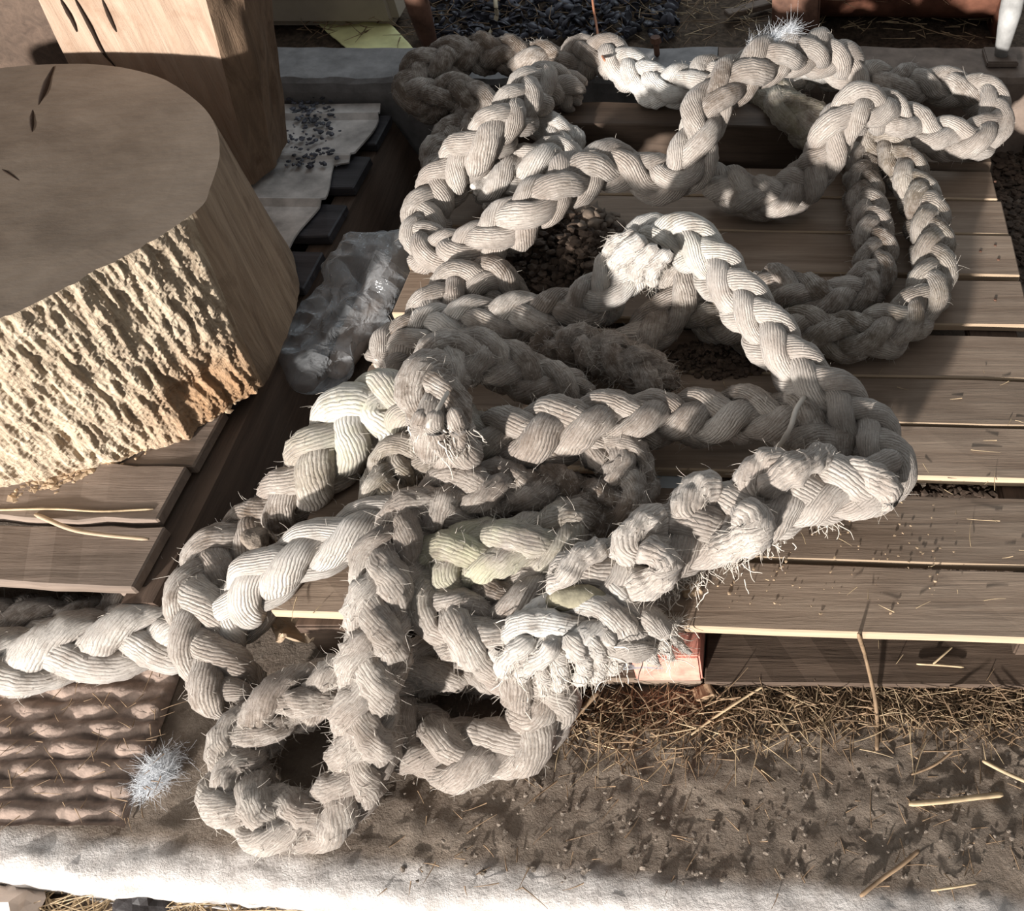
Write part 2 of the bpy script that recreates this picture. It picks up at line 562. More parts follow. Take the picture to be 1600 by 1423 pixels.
def kerb_mesh(name, x0, x1, y0, y1, z1, seed):
    n = max(2, int((x1 - x0) / .02))
    prof = [(y0, 0), (y0, .05), (y0, .1), (y0, z1 - .03), (y0 + .003, z1 - .01), (y0 + .012, z1), (y0 + .05, z1 + .001), (y0 + .1, z1), (y1 - .01, z1), (y1, z1 - .012), (y1, .05)]
    xs = np.linspace(x0, x1, n)
    V = np.array([[x, p[0], p[1]] for x in xs for p in prof])
    d = .005 * fbm(V, 11, seed) + .002 * noise(V, 60, seed + 3)
    V[:, 2] += d * (V[:, 2] > .02)
    V[:, 1] += .004 * fbm(V, 9, seed + 9)
    m = len(prof)
    i = np.arange(n - 1)[:, None] * m + np.arange(m - 1)[None, :]
    Fq = np.stack([i, i + m, i + m + 1, i + 1], -1).reshape(-1, 4)
    e0 = np.array([[0, 1, 9, 10], [1, 3, 5, 9], [5, 6, 7, 9]])
    e1 = (n - 1) * m + e0[:, ::-1]
    return mesh_np(name, V, np.vstack([Fq, e0, e1]), False)
put('trim_1', kerb_mesh('trim_1', -2.2, -.12, 1.955, 2.115, .20, 3), M['kerb'], kind='structure', label='worn grey concrete kerb behind the pallets')
put('trim_2', kerb_mesh('trim_2', -.118, .625, 1.96, 2.12, .198, 4), M['kerb_brown'], kind='structure', label='brown stained stretch of kerb by the white post')
put('trim_3', kerb_mesh('trim_3', .64, 1.5, 1.93, 2.13, .205, 5), M['kerb_brown'], kind='structure')

# ------------------------------------------------------------------ right pallet
pal = thing('pallet', (-.1, 1.14, 0), 'weathered wooden pallet carrying the heap of thick rope', 'pallet')
rows = [(268, 312), (314, 366), (368, 430), (437, 508), (525, 592), (596, 666), (670, 750), (777, 884), (892, 998)]
for k, (ya, yb) in enumerate(rows):
    yr = at(1590, yb, .14)
    yt = at(1590, ya, .14)
    dep = yt[1] - yr[1]
    xl, xr = -.69 + random.uniform(-.008, .008), .482 + random.uniform(-.006, .006)
    sl = -.042 + .004 * (8 - k) * .6
    f = lambda x: yr[1] + (x - yr[0]) * sl
    me = plank_mesh('board', (xl, f(xl)), (xr, f(xr)), dep, .122, .14 + random.uniform(-.001, .0015), rag=.0012, seed=k)
    me.materials.append(M['deck'])
    me.materials.append(M['rawwood'])
    for p_ in me.polygons:
        if p_.normal.y < -.5:
            p_.material_index = 1
    put('board', me, M['deck'], pal)
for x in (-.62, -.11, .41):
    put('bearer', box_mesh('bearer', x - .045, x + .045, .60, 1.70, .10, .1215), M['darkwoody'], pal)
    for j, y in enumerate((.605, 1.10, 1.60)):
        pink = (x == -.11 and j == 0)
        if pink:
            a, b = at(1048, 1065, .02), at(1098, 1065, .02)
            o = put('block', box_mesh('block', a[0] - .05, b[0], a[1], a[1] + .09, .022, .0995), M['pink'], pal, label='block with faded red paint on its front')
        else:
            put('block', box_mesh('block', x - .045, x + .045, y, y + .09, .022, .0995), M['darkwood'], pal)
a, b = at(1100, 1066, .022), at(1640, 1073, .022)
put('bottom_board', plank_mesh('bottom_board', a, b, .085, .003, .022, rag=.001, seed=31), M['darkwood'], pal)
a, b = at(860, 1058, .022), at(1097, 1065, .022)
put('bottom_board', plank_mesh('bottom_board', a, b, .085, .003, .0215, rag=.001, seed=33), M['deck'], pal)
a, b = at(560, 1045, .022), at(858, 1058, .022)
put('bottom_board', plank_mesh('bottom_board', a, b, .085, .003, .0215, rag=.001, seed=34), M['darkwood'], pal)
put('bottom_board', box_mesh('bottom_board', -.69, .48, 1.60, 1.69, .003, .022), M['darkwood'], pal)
# nails in the right-hand board ends
nail_bm = bmesh.new()
bmesh.ops.create_cone(nail_bm, cap_ends=True, segments=8, radius1=.0032, radius2=.0026, depth=.002)
nail_me = bm_mesh('nail', nail_bm)
for px, py in ((1555, 383), (1532, 392), (1560, 405), (1535, 300), (1555, 283), (1022, 632), (1555, 468), (1395, 636)):
    p = at(px, py, .1405)
    o = put('nail', nail_me, M['rust'], pal)
    o.location = Vector(p)
    o.matrix_parent_inverse = pal.matrix_basis.inverted()

# dark beam across the rear edge of the pallet
put('beam', plank_mesh('beam', at(700, 238, .14), at(1315, 246, .14), .09, .03, .212, rag=.003, seed=3), M['darkwood'], None,
    'dark brown timber lying along the rear edge of the rope pallet', 'beam')
put('beam', plank_mesh('beam', at(1322, 262, .14), at(1548, 264, .14), .12, .03, .155, rag=.002, seed=5), M['deck'], None,
    'low brown timber lying under the right-hand rope loop', 'beam')

# ------------------------------------------------------------------ left pallet under the stump
pl2 = thing('pallet', (-1.35, 1.3, 0), 'dark sided pallet of broken boards under the tree stump', 'pallet')
RX = -.885
def l_board(y0, dep, xr, mat, z1=.14, th=.02, rag=.002, seed=0, sl=-.03, xl=-1.95):
    me = plank_mesh('board', (xl, y0 - sl * (xr - xl)), (xr, y0), dep, z1 - th, z1, rag=rag, seed=seed, nx=26)
    return put('board', me, mat, pl2)
l_board(.655, .100, -.905, M['leftdeck'], rag=.003, seed=2)
l_board(.762, .105, -.915, M['leftdeck'], .147, rag=.004, seed=3)
l_board(.872, .12, -.905, M['leftdeck'], .143, rag=.003, seed=4)
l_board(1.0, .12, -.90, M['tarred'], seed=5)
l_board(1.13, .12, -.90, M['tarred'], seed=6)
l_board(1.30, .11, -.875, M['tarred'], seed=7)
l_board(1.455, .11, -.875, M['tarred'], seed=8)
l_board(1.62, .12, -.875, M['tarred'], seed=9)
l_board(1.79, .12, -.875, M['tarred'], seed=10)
def slanted_side():
    # upright bearer on the pallet's right side, its face leaning out at the foot
    ys = np.linspace(.64, 1.93, 40)
    V = []
    for y in ys:
        w = .003 * math.sin(y * 9)
        V += [(RX + .045 + w, y, .0), (RX + .005 + w, y, .118), (RX - .04 + w, y, .118), (RX - .04 + w, y, .0)]
    V = np.array(V)
    Fq = tube_grid(len(ys), 4)
    e = np.array([[0, 1, 2, 3], [(len(ys) - 1) * 4 + k for k in (3, 2, 1, 0)]])
    return mesh_np('bearer', V, np.vstack([Fq, e]), False)
put('bearer', slanted_side(), M['darkwoody'], pl2, label='dark leaning side timber')
put('bearer', box_mesh('bearer', -1.5, -1.42, .68, 1.9, .0, .118), M['darkwoody'], pl2)
# broken corner foot of the front board
put('corner_piece', plank_mesh('corner_piece', at(178, 922, .12), at(216, 916, .12), .03, .095, .12, rag=.002, nx=3), M['leftdeck'], pl2)

# dirty white corrugated sheet behind the stump
def white_sheet():
    ys = np.linspace(1.07, 1.94, 110)
    xs = np.linspace(-1.9, 0, 30)
    V = []
    for y in ys:
        edge = -.925 - .01 * math.sin(y * 23) + (.03 if y > 1.7 else 0)
        s = (y * 6.1) % 1.0
        z = .150 + .010 * max(0, 1 - abs(s - .5) / .1)
        for k in range(30):
            x = -1.9 + (edge + 1.9) * k / 29
            V.append((x, y, z + .001 * math.sin(x * 20 + y * 7)))
    V = np.array(V)
    n = len(V)
    i = np.arange(109)[:, None] * 30 + np.arange(29)[None, :]
    top = np.stack([i, i + 1, i + 31, i + 30], -1).reshape(-1, 4)
    return mesh_np('ridged_sheet', V, top, False)
o = put('ridged_sheet', white_sheet(), M['sheet'], None, 'dirty white ridged sheet lying on the dark pallet behind the stump', 'sheet')
md = o.modifiers.new('thick', 'SOLIDIFY'); md.thickness = .004

# ------------------------------------------------------------------ stump
ST_TOP = .455
STN = (1240, 120)
def stump():
    k = (CAM_Z - ST_TOP) / .77
    top = np.array([(-.875, 1.297), (-.843, 1.225), (-.8145, 1.092), (-.847, 1.018), (-.905, .935), (-.977, .848), (-1.1, .77), (-1.3, .74), (-1.5, .83), (-1.61, 1.05),
                    (-1.58, 1.30), (-1.45, 1.44), (-1.327, 1.49), (-1.24, 1.50), (-1.108, 1.495), (-.974, 1.414)]) * k
    bot = np.array([(-.89, 1.34), (-.862, 1.2), (-.853, 1.043), (-.94, .922), (-1.073, .857), (-1.187, .826), (-1.4, .80), (-1.6, .92), (-1.69, 1.15), (-1.62, 1.42),
                    (-1.42, 1.58), (-1.15, 1.57), (-.98, 1.47)])
    cen = np.array((-1.22, 1.16))
    NZ = STN[1]
    ang = np.r_[np.linspace(-2.7, -.12, 980, endpoint=False), np.linspace(-.12, 2 * math.pi - 2.7, 260, endpoint=False)]
    NA = len(ang)
    ang = np.where(ang > math.pi, ang - 2 * math.pi, ang)
    def radial(poly):
        res = np.zeros(NA)
        d = np.stack([np.cos(ang), np.sin(ang)], 1)
        n = len(poly)
        for i in range(n):
            p, q = poly[i] - cen, poly[(i + 1) % n] - cen
            e = q - p
            den = d[:, 0] * e[1] - d[:, 1] * e[0]
            den = np.where(abs(den) < 1e-9, 1e-9, den)
            t = (p[0] * e[1] - p[1] * e[0]) / den
            s = (p[0] * d[:, 1] - p[1] * d[:, 0]) / den
            ok = (t > 0) & (s >= -1e-6) & (s <= 1 + 1e-6)
            res = np.where(ok, np.maximum(res, t), res)
        out = np.zeros(NA)
        wid = np.where((ang > -.75) & (ang < -.02), .05, .05 + .2 * np.clip(np.maximum(ang + .02, -.75 - ang) / .25, 0, 1))
        for o_ in np.linspace(-1, 1, 15):
            out += np.interp(np.mod(ang + o_ * wid + 2.7, 2 * math.pi), np.mod(ang + 2.7, 2 * math.pi), res, period=2 * math.pi)
        return out / 15
    rt, rb = radial(top), radial(bot)
    V = []
    zs = np.linspace(.143, ST_TOP, NZ)
    for i, z in enumerate(zs):
        f = i / (NZ - 1)
        r = rb * (1 - f) + rt * f
        V.append(np.stack([cen[0] + np.cos(ang) * r, cen[1] + np.sin(ang) * r, np.full(NA, z)], 1))
    V = np.vstack(V)
    A = np.tile(ang, NZ)
    Zf = np.repeat(np.linspace(0, 1, NZ), NA)
    # rough fluted split face towards the front, smoother elsewhere
    rough = np.clip((-A - (.31 - .13 * Zf)) / .05, 0, 1) * np.clip((A + 2.6) / .3, 0, 1)
    q = V * np.array((1, 1, .13))
    flute = noise(q, 30, 3) * .45 + noise(q, 75, 5) * .6 + noise(q, 170, 6) * .45
    q2 = V * np.array((1, 1, .30))
    chunk = noise(q2, 70, 8) * .5 + noise(q2, 150, 9) * .6 + noise(V, 260, 12) * .3
    d = rough * (.0075 * flute + .0062 * chunk) + (1 - rough) * (.003 * noise(q, 14, 7) + .0016 * flute)
    edge = np.clip((1 - Zf) / .03, 0, 1)
    d = d * (.35 + .65 * edge) - rough * .012 * np.maximum(0, noise(V * np.array((1, 1, .12)), 22, 33) - .15)
    # rotten notch low at the corner
    hol = np.exp(-(((V[:, 0] + .90) / .03) ** 2 + ((V[:, 2] - .21) / .02) ** 2)) * rough
    d -= .02 * hol
    dirs = np.stack([np.cos(A), np.sin(A), np.zeros_like(A)], 1)
    V = V + dirs * d[:, None]
    V[:, 2] += np.where(Zf < .01, .004 * np.abs(noise(V, 60, 2)), 0)
    side = tube_grid(NZ, NA)
    base = (NZ - 1) * NA
    rim = V[base:].copy()
    rings = [V]
    NR = 26
    for j in range(1, NR):
        g = 1 - j / NR
        R = np.stack([cen[0] + (rim[:, 0] - cen[0]) * g, cen[1] + (rim[:, 1] - cen[1]) * g, np.full(NA, ST_TOP)], 1)
        R[:, 2] += .0018 * fbm(R, 9, 14) * min(1, j / 4)
        rings.append(R)
    V = np.vstack(rings + [np.array([[cen[0], cen[1], ST_TOP]])])
    topf = []
    for j in range(NR - 1):
        o = base + j * NA
        jj = np.arange(NA)
        topf.append(np.stack([o + jj, o + (jj + 1) % NA, o + NA + (jj + 1) % NA, o + NA + jj], 1))
    o = base + (NR - 1) * NA
    jj = np.arange(0, NA, 2)
    cen_f = np.stack([o + jj, o + (jj + 1) % NA, o + (jj + 2) % NA, np.full(len(jj), len(V) - 1)], 1)
    tf = np.vstack(topf + [cen_f])
    return V, side, tf
SV, s_side, s_top = stump()
st = thing('tree_stump', (-1.22, 1.16, .143), 'large sawn tree stump with a rough split sunlit side standing on the dark pallet', 'stump')
NA_, NZ_ = STN
n_side = NA_ * NZ_
_j = np.tile(np.arange(NA_), NZ_ - 1)
_f = np.repeat(np.arange(NZ_ - 1) / (NZ_ - 1), NA_)
_a = np.where(_j < 980, -2.7 + 2.58 * _j / 980, -.12 + (2 * math.pi - 2.58) * (_j - 980) / 260)
_front = _a < -(.31 - .13 * _f)
put('split_side', mesh_np('split_side', SV[:n_side], s_side[_front], False), M['stump_side'], st)
put('bark_side', mesh_np('bark_side', SV[:n_side], s_side[~_front], False), M['stump_bark'], st)
used = n_side - NA_
put('sawn_top', mesh_np('sawn_top', SV[used:], s_top - used, False), M['stump_top'], st)
def crack(pts, w, parent, mat='crack', z=ST_TOP + .0005):
    P = np.array([at(a, b, z) for a, b in pts])
    me = tube_mesh('crack', P, [w * .3, w, w * .8, w * .2], 6, 6, .35)
    put('crack', me, M[mat], parent)
crack([(84, 104), (74, 128), (66, 150), (60, 166)], .006, st)
crack([(52, 170), (50, 188), (50, 206)], .004, st)
crack([(0, 262), (16, 272), (30, 282)], .003, st)

# ------------------------------------------------------------------ hewn post behind the stump
def post_mesh(name, corners_b, corners_t, z0, z1, seed, amp=.008):
    n_side, NZ = 26, 60
    V = []
    for i in range(NZ):
        f = i / (NZ - 1)
        cs = [np.array(b) * (1 - f) + np.array(t) * f for b, t in zip(corners_b, corners_t)]
        for k in range(len(cs)):
            p, q = cs[k], cs[(k + 1) % len(cs)]
            for j in range(n_side):
                g = j / n_side
                V.append((*(p + (q - p) * g), z0 + (z1 - z0) * f))
    V = np.array(V)
    m = n_side * len(corners_b)
    c = V[:, :2].mean(0)
    side_id = np.tile(np.repeat(np.arange(len(corners_b)), n_side), NZ)
    q = V * np.array((1, 1, .15))
    d = amp * (.6 * noise(q, 16, seed) + .5 * noise(q, 45, seed + 2)) * np.where(side_id == 0, .35, 1)
    dir_ = nrm(np.c_[V[:, :2] - c, np.zeros(len(V))])
    V = V + dir_ * d[:, None]
    Fq = tube_grid(NZ, m)
    fid = np.tile(np.repeat(np.arange(len(corners_b)), n_side), NZ - 1)
    return V, Fq, fid, m, NZ
post = thing('timber_post', (-1.15, 1.7, .16), 'thick hewn timber post with a pale face and dark bark side behind the stump', 'post')
V, Fq, fid, m, NZ = post_mesh('post', [(-1.325, 1.60), (-1.065, 1.60), (-1.045, 1.66), (-1.05, 1.76), (-1.32, 1.78)],
                              [(-1.21, 1.60), (-.875, 1.60), (-.80, 1.66), (-.775, 1.77), (-1.18, 1.78)], .163, 1.05, 5, .011)
put('hewn_face', mesh_np('hewn_face', V, Fq[fid == 0], False), M['post_front'], post)
put('bark_side', mesh_np('bark_side', V, Fq[fid != 0], False), M['post_side'], post)
for pts in ([(118, 0), (140, 40), (160, 80), (180, 104)], [(95, 0), (112, 30), (120, 50)], [(160, 0), (175, 35), (182, 50)]):
    P = []
    for a_, b_ in pts:
        u, v = (a_ - CX) / F_PX, -(b_ - CY) / F_PX
        t = 1.5985 / (v * ST + CT)
        P.append((u * t, 1.5985, CAM_Z + t * (v * CT - ST)))
    put('crack', tube_mesh('crack', np.array(P), [.002, .004, .003, .001], 6, 6), M['crack'], post)
V, Fq, fid, m, NZ = post_mesh('post', [(-1.85, 1.72), (-1.37, 1.72), (-1.36, 1.9), (-1.85, 1.9)], [(-1.85, 1.72), (-1.22, 1.72), (-1.2, 1.9), (-1.85, 1.9)], .163, 1.05, 9)
put('timber_post', mesh_np('timber_post', V, Fq, False), M['darkwoody'], None, 'dark brown timber standing in shade left of the hewn post', 'post')

# ------------------------------------------------------------------ things along and behind the kerb
def upright(name, base, top, r, m=14):
    return tube_mesh(name, np.array([base, (np.array(base) + np.array(top)) / 2, top]), r, m, 4)
b = at(678, 92, .2)
put('rusty_pole', upright('rusty_pole', b, (b[0] - .005, b[1] + .01, 1.1), .026), M['rust'], None, 'rusty brown pole standing on the grey kerb', 'pole')
b = at(1562, 94, .2)
wp = thing('white_post', b, 'white painted round post standing on the kerb at far right', 'post')
put('pole', upright('pole', (b[0], b[1], .212), (b[0] + .012, b[1] + .01, 1.0), .0255), M['whitepaint'], wp)
put('base_plate', box_mesh('base_plate', b[0] - .037, b[0] + .037, b[1] - .035, b[1] + .04, .199, .213), M['kerb_brown'], wp)
b = at(1027, 88, .2)
bo = thing('bolt', b, 'rusty bolt sticking up from the kerb behind the rope', 'bolt')
put('shank', upright('shank', b, (b[0], b[1], .235), .007, 8), M['rust'], bo)
_bm = bmesh.new(); bmesh.ops.create_cone(_bm, cap_ends=True, segments=8, radius1=.014, radius2=.012, depth=.012)
o = put('head', bm_mesh('head', _bm), M['rust'], bo); o.location = Vector((b[0], b[1], .24))
b = at(1070, 52, .13)

put('timber_beam', box_mesh('timber_beam', -1.75, -.965, 2.34, 2.46, .135, .33, .02), M['beige'], None, 'smooth beige timber lying behind the hewn post', 'beam')
def tarp():
    c = [at(495, 38, .13), at(605, 36, .13), at(650, 82, .13), at(545, 82, .13)]
    n = 24
    V = []
    for i in range(n):
        for j in range(n):
            f, g = i / (n - 1), j / (n - 1)
            p = (c[0] * (1 - g) + c[1] * g) * (1 - f) + (c[3] * (1 - g) + c[2] * g) * f
            V.append(p)
    V = np.array(V)
    V[:, 2] = .139 + .008 * noise(V, 18, 4) + .004 * noise(V, 50, 5)
    i = np.arange(n - 1)[:, None] * n + np.arange(n - 1)[None, :]
    return mesh_np('yellow_sheet', V, np.stack([i, i + 1, i + 1 + n, i + n], -1).reshape(-1, 4)[:, ::-1])
o = put('yellow_sheet', tarp(), M['yellow'], None, 'crumpled faded yellow sheet on the ground behind the kerb', 'sheet')
md = o.modifiers.new('thick', 'SOLIDIFY'); md.thickness = .003

# rusty trough at the top right
tr = thing('trough', (.3, 2.4, .12), 'rusty red-brown trough with litter in it behind the kerb', 'trough')
def trough():
    xs = np.linspace(.03, .60, 24)
    prof = [(2.31 + .17 * (1 - math.cos(a)) * 1.0, .245 - .125 * math.sin(a)) for a in np.linspace(0, math.pi, 16)]
    prof = [(2.285, .262), (2.30, .258)] + prof
    V = np.array([(x, p[0] + .008 * math.sin(x * 7), p[1] + .02 * (x - .3) ** 2) for x in xs for p in prof])
    m = len(prof)
    i = np.arange(23)[:, None] * m + np.arange(m - 1)[None, :]
    return mesh_np('basin', V, np.stack([i, i + 1, i + 1 + m, i + m], -1).reshape(-1, 4))
o = put('basin', trough(), M['rusty_trough'], tr)
md = o.modifiers.new('thick', 'SOLIDIFY'); md.thickness = .006
put('leg', box_mesh('leg', .01, .13, 2.26, 2.30, .118, .40, .006), M['rust'], tr)
put('end_plate', box_mesh('end_plate', .585, .60, 2.29, 2.64, .12, .26, .003), M['rusty_trough'], tr)
put('lath', plank_mesh('lath', at(1140, 22, .15), at(1215, 2, .15), .035, .135, .15, nx=4), M['leftdeck'], None, 'loose brown lath on the litter left of the trough', 'lath')

def px_curve(name, pts, r, mat, label, cat, m=6, squash=1.0):
    return put(name, tube_mesh(name, np.array([at(*p) for p in pts]), r, m, 8, squash), M[mat], None, label, cat)
px_curve('cord', [(772, -60, .2), (774, 0, .2), (776, 25, .17), (768, 48, .14), (760, 62, .135)], .0055, 'beigecord', 'beige cord hanging over the dark shells behind the kerb', 'cord')
px_curve('twine', [(922, -60, .3), (926, 0, .27), (932, 40, .25), (938, 78, .28), (945, 95, .31)], .003, 'orangewire', 'thin orange twine running down to the rear rope', 'twine')
px_curve('cable', [(598, 158, .1), (608, 172, .1), (624, 180, .1), (640, 184, .09)], .0055, 'whitecable', 'short white cable end poking out beside the rear rope', 'cable')

# ------------------------------------------------------------------ rope builder
def rope(label, pts, R=.045, lam=2.7, roll=45, dirt=.3, moss=0, white=0, fuzz=.25, hairs=420, seed=1, sides=18, ends=(1, 1), name='rope', depth=1.0, cat='rope'):
    """eight strands plaited two over two; pts = (px, py, z[, dict of local overrides])"""
    rows_ = []
    for p in pts:
        o = p[3] if len(p) > 3 else {}
        rows_.append([*at(p[0], p[1], p[2]), o.get('R', R), o.get('d', dirt), o.get('m', moss), o.get('w', white), o.get('f', fuzz)])
    A, s = resample(spline(rows_, 14), .0055)
    P = A[:, :3]
    Rr, Dd, Mm, Ww, Ff = (A[:, k] for k in range(3, 8))
    one = np.stack([s, s * 0 + seed * 3.3, s * 0], 1)
    P = P + np.stack([noise(one, 9, seed), noise(one, 9, seed + 1), noise(one, 9, seed + 2)], 1) * .004
    T = nrm(np.gradient(P, axis=0))
    up = np.array((0, -.42, .9))
    N = nrm(up - (T @ up)[:, None] * T)
    w = np.ones(9) / 9
    N = nrm(np.stack([np.convolve(np.pad(N[:, k], 4, 'edge'), w, 'valid') for k in range(3)], 1))
    N = nrm(N - (N * T).sum(1, keepdims=True) * T)
    B = np.cross(T, N)
    L = lam * 2 * R * 1.17
    phi = 2 * np.pi * s / L * (1 + .06 * noise(one, 1.2, seed + 5)) + seed
    rl = math.radians(roll) + .45 * noise(one, 2.6, seed + 9)
    mid = P[len(P) // 2]
    root = thing(name, (mid[0], mid[1], max(0, P[:, 2].min() - R)), label, cat)
    a_ = np.linspace(0, 2 * np.pi, sides, endpoint=False)
    allV, allN = [], []
    n = len(P)
    capf = np.ones(n)
    if ends[0]:
        k = min(6, n // 4); capf[:k] = np.sqrt(np.linspace(.12, 1, k))
    if ends[1]:
        k = min(6, n // 4); capf[-k:] = np.sqrt(np.linspace(1, .12, k))
    for k in range(8):
        sg = 1 if k < 4 else -1
        th = sg * phi + (k % 4) * math.pi / 2 + (math.pi / 4 if k >= 4 else 0)
        wob = np.stack([s, np.full(n, k * 5.1 + seed), s * 0], 1)
        c2 = np.cos(2 * th) * sg
        rad = Rr * (.415 + .225 * depth * c2 + .085 * noise(wob, 18, seed + k))
        e = np.cos(th + rl)[:, None] * N + np.sin(th + rl)[:, None] * B
        cen = P + e * rad[:, None]
        t = nrm(np.gradient(cen, axis=0))
        n1 = nrm(e - (e * t).sum(1, keepdims=True) * t)
        n2 = np.cross(t, n1)
        fat = Rr * capf * (1 + .20 * noise(wob, 14, seed + 30 + k) + .12 * c2)
        ar, at_ = .35 * fat, .42 * fat
        ca, sa = np.cos(a_), np.sin(a_)
        rd = ca[None, :, None] * n1[:, None] + sa[None, :, None] * n2[:, None]
        V = cen[:, None] + (ar[:, None] * ca)[:, :, None] * n1[:, None] + (at_[:, None] * sa)[:, :, None] * n2[:, None]
        V = V.reshape(-1, 3)
        rdf = rd.reshape(-1, 3)
        ff = np.repeat(Ff, sides)
        V = V + rdf * ((.0022 * noise(V, 70, seed + 2) + ff * (.0085 * noise(V, 120, seed + 4) + .003 * noise(V, 240, seed + 6)))[:, None])
        Fq = tube_grid(n, sides)
        us = np.r_[0, np.cumsum(np.linalg.norm(np.diff(cen, axis=0), axis=1))] + k * .37 + seed
        i = np.repeat(np.arange(n - 1), sides)
        j = np.tile(np.arange(sides), n - 1)
        sgn = 1 if k % 2 else -1
        uv = np.stack([np.stack([us[i], j / sides], 1), np.stack([us[i], (j + 1) / sides], 1),
                       np.stack([us[i + 1], (j + 1) / sides], 1), np.stack([us[i + 1], j / sides], 1)], 1).reshape(-1, 2)
        tint = .28 * noise(wob, 14, seed + 60 + k)
        at_r = {'dirt': np.repeat(np.clip(Dd + tint, 0, 1.6), sides), 'moss': np.repeat(Mm, sides),
                'white': np.repeat(Ww, sides), 'fuzz': ff}
        V0 = cen[0] - t[0] * .004
        V1 = cen[-1] + t[-1] * .004
        nv = len(V)
        Vc = np.vstack([V, V0[None], V1[None]])
        jj = np.arange(0, sides, 2)
        c0 = np.stack([np.full(len(jj), nv), (jj + 2) % sides, jj + 1, jj], 1)
        o_ = (n - 1) * sides
        c1 = np.stack([np.full(len(jj), nv + 1), o_ + jj, o_ + jj + 1, o_ + (jj + 2) % sides], 1)
        for q in at_r:
            at_r[q] = np.r_[at_r[q], at_r[q][0], at_r[q][-1]]
        uv = np.vstack([uv, np.zeros((len(jj) * 8, 2)) + us[0]])
        me = mesh_np('strand', Vc, np.vstack([Fq, c0, c1]), True, uv, at_r)
        put('strand', me, M['rope'], root)
        allV.append(V); allN.append(rdf)
    if hairs:
        AV, AN = np.vstack(allV), np.vstack(allN)
        nh = int(hairs * s[-1] / .5 * (2 + 3 * fuzz))
        rng = np.random.default_rng(seed)
        idx = rng.integers(0, len(AV), nh)
        base = AV[idx]
        d0 = nrm(AN[idx] * .45 + rng.normal(0, .6, (nh, 3)))
        ln = rng.uniform(.004, .015, nh) * (1 + .5 * fuzz)
        bend = rng.normal(0, .6, (nh, 3)) + np.array((0, 0, -.25))
        put('loose_fibres', hair_mesh('loose_fibres', base, d0, ln, bend, .0004), M['fibre'], root, kind='stuff')
    return root

def hair_mesh(name, base, d0, ln, bend, r, segs=3):
    nh = len(base)
    t = np.linspace(0, 1, segs + 1)
    P = base[:, None] + (d0[:, None] * t[None, :, None] + bend[:, None] * (t ** 2)[None, :, None] * .5) * ln[:, None, None]
    sd = nrm(np.cross(d0, np.array((.3, .5, .8))))
    sd2 = np.cross(d0, sd)
    rr = r * (1 - .7 * t)
    rings = []
    for k in range(3):
        a = 2 * math.pi * k / 3
        rings.append(P + (math.cos(a) * sd + math.sin(a) * sd2)[:, None] * np.reshape(rr, (1, -1, 1)))
    V = np.stack(rings, 2).reshape(-1, 3)       # hair, ring, corner
    per = (segs + 1) * 3
    f = []
    for i in range(segs):
        for k in range(3):
            f.append((i * 3 + k, i * 3 + (k + 1) % 3, (i + 1) * 3 + (k + 1) % 3, (i + 1) * 3 + k))
    f = np.array(f)
    Fq = (np.arange(nh)[:, None, None] * per + f[None]).reshape(-1, 4)
    return mesh_np(name, V, Fq, True)

# ------------------------------------------------------------------ the heap of rope
rope('dusty grey rope curling over the kerb at the rear left of the heap',
     [(885, 98, .25), (840, 94, .26), (790, 86, .27), (740, 86, .27), (692, 98, .27), (658, 118, .26), (644, 146, .24), (665, 160, .23), (710, 148, .24), (750, 156, .24),
      (752, 182, .21), (715, 205, .20), (690, 240, .19), (688, 285, .18)], R=.044, dirt=.75, fuzz=.3, seed=2, roll=35, hairs=250)
rope('long clean crisp-plaited rope looping across the top of the heap to the far right',
     [(905, 152, .23), (866, 132, .27), (826, 150, .30), (795, 186, .30), (755, 226, .28), (716, 264, .24), (686, 305, .205), (664, 350, .19), (668, 388, .19), (708, 400, .20),
      (752, 384, .23), (800, 353, .26), (848, 318, .29), (888, 286, .30), (930, 260, .30), (978, 264, .28), (1024, 280, .26), (1064, 272, .27), (1088, 236, .30),
      (1101, 192, .33), (1124, 148, .36, {'d': .6}), (1164, 114, .37), (1212, 92, .37), (1262, 82, .35), (1305, 92, .31), (1338, 122, .26), (1385, 134, .245, {'d': .55}),
      (1436, 132, .235, {'d': .5}), (1490, 138, .23), (1538, 158, .22), (1552, 190, .21), (1520, 218, .21), (1464, 220, .22), (1416, 198, .25), (1378, 172, .30), (1342, 170, .33),
      (1312, 198, .31), (1288, 244, .26), (1252, 288, .21), (1204, 312, .19), (1150, 302, .19), (1112, 280, .20)],
     R=.0465, dirt=.28, white=.05, fuzz=.06, seed=3, lam=2.8, hairs=160)
rope('rope lying from the kerb to the high arch, white in its middle',
     [(872, 104, .24), (905, 90, .26), (946, 90, .27), (988, 114, .26, {'w': .6}), (1030, 138, .25, {'w': .9}), (1075, 130, .26, {'w': .4}), (1118, 118, .26), (1160, 130, .24)],
     R=.046, dirt=.35, fuzz=.2, seed=4, lam=2.5)
rope('matted green-stained rope end tucked beneath the high arch',
     [(1170, 118, .20), (1205, 152, .215), (1240, 180, .22), (1280, 200, .21), (1325, 212, .19)], R=.056, dirt=.6, moss=.4, fuzz=.5, seed=5, lam=3.6, depth=.5)
rope('white strands of rope showing behind the high arch',
     [(1225, 130, .235), (1262, 118, .25), (1300, 118, .25), (1335, 128, .235)], R=.032, dirt=.1, white=.8, fuzz=.2, seed=6, lam=3.4)
rope('short white rope end poking out right of the crossing on the left',
     [(822, 182, .22), (850, 196, .22), (880, 215, .21), (898, 240, .19)], R=.04, dirt=.15, white=.7, fuzz=.15, seed=7, lam=3.4)
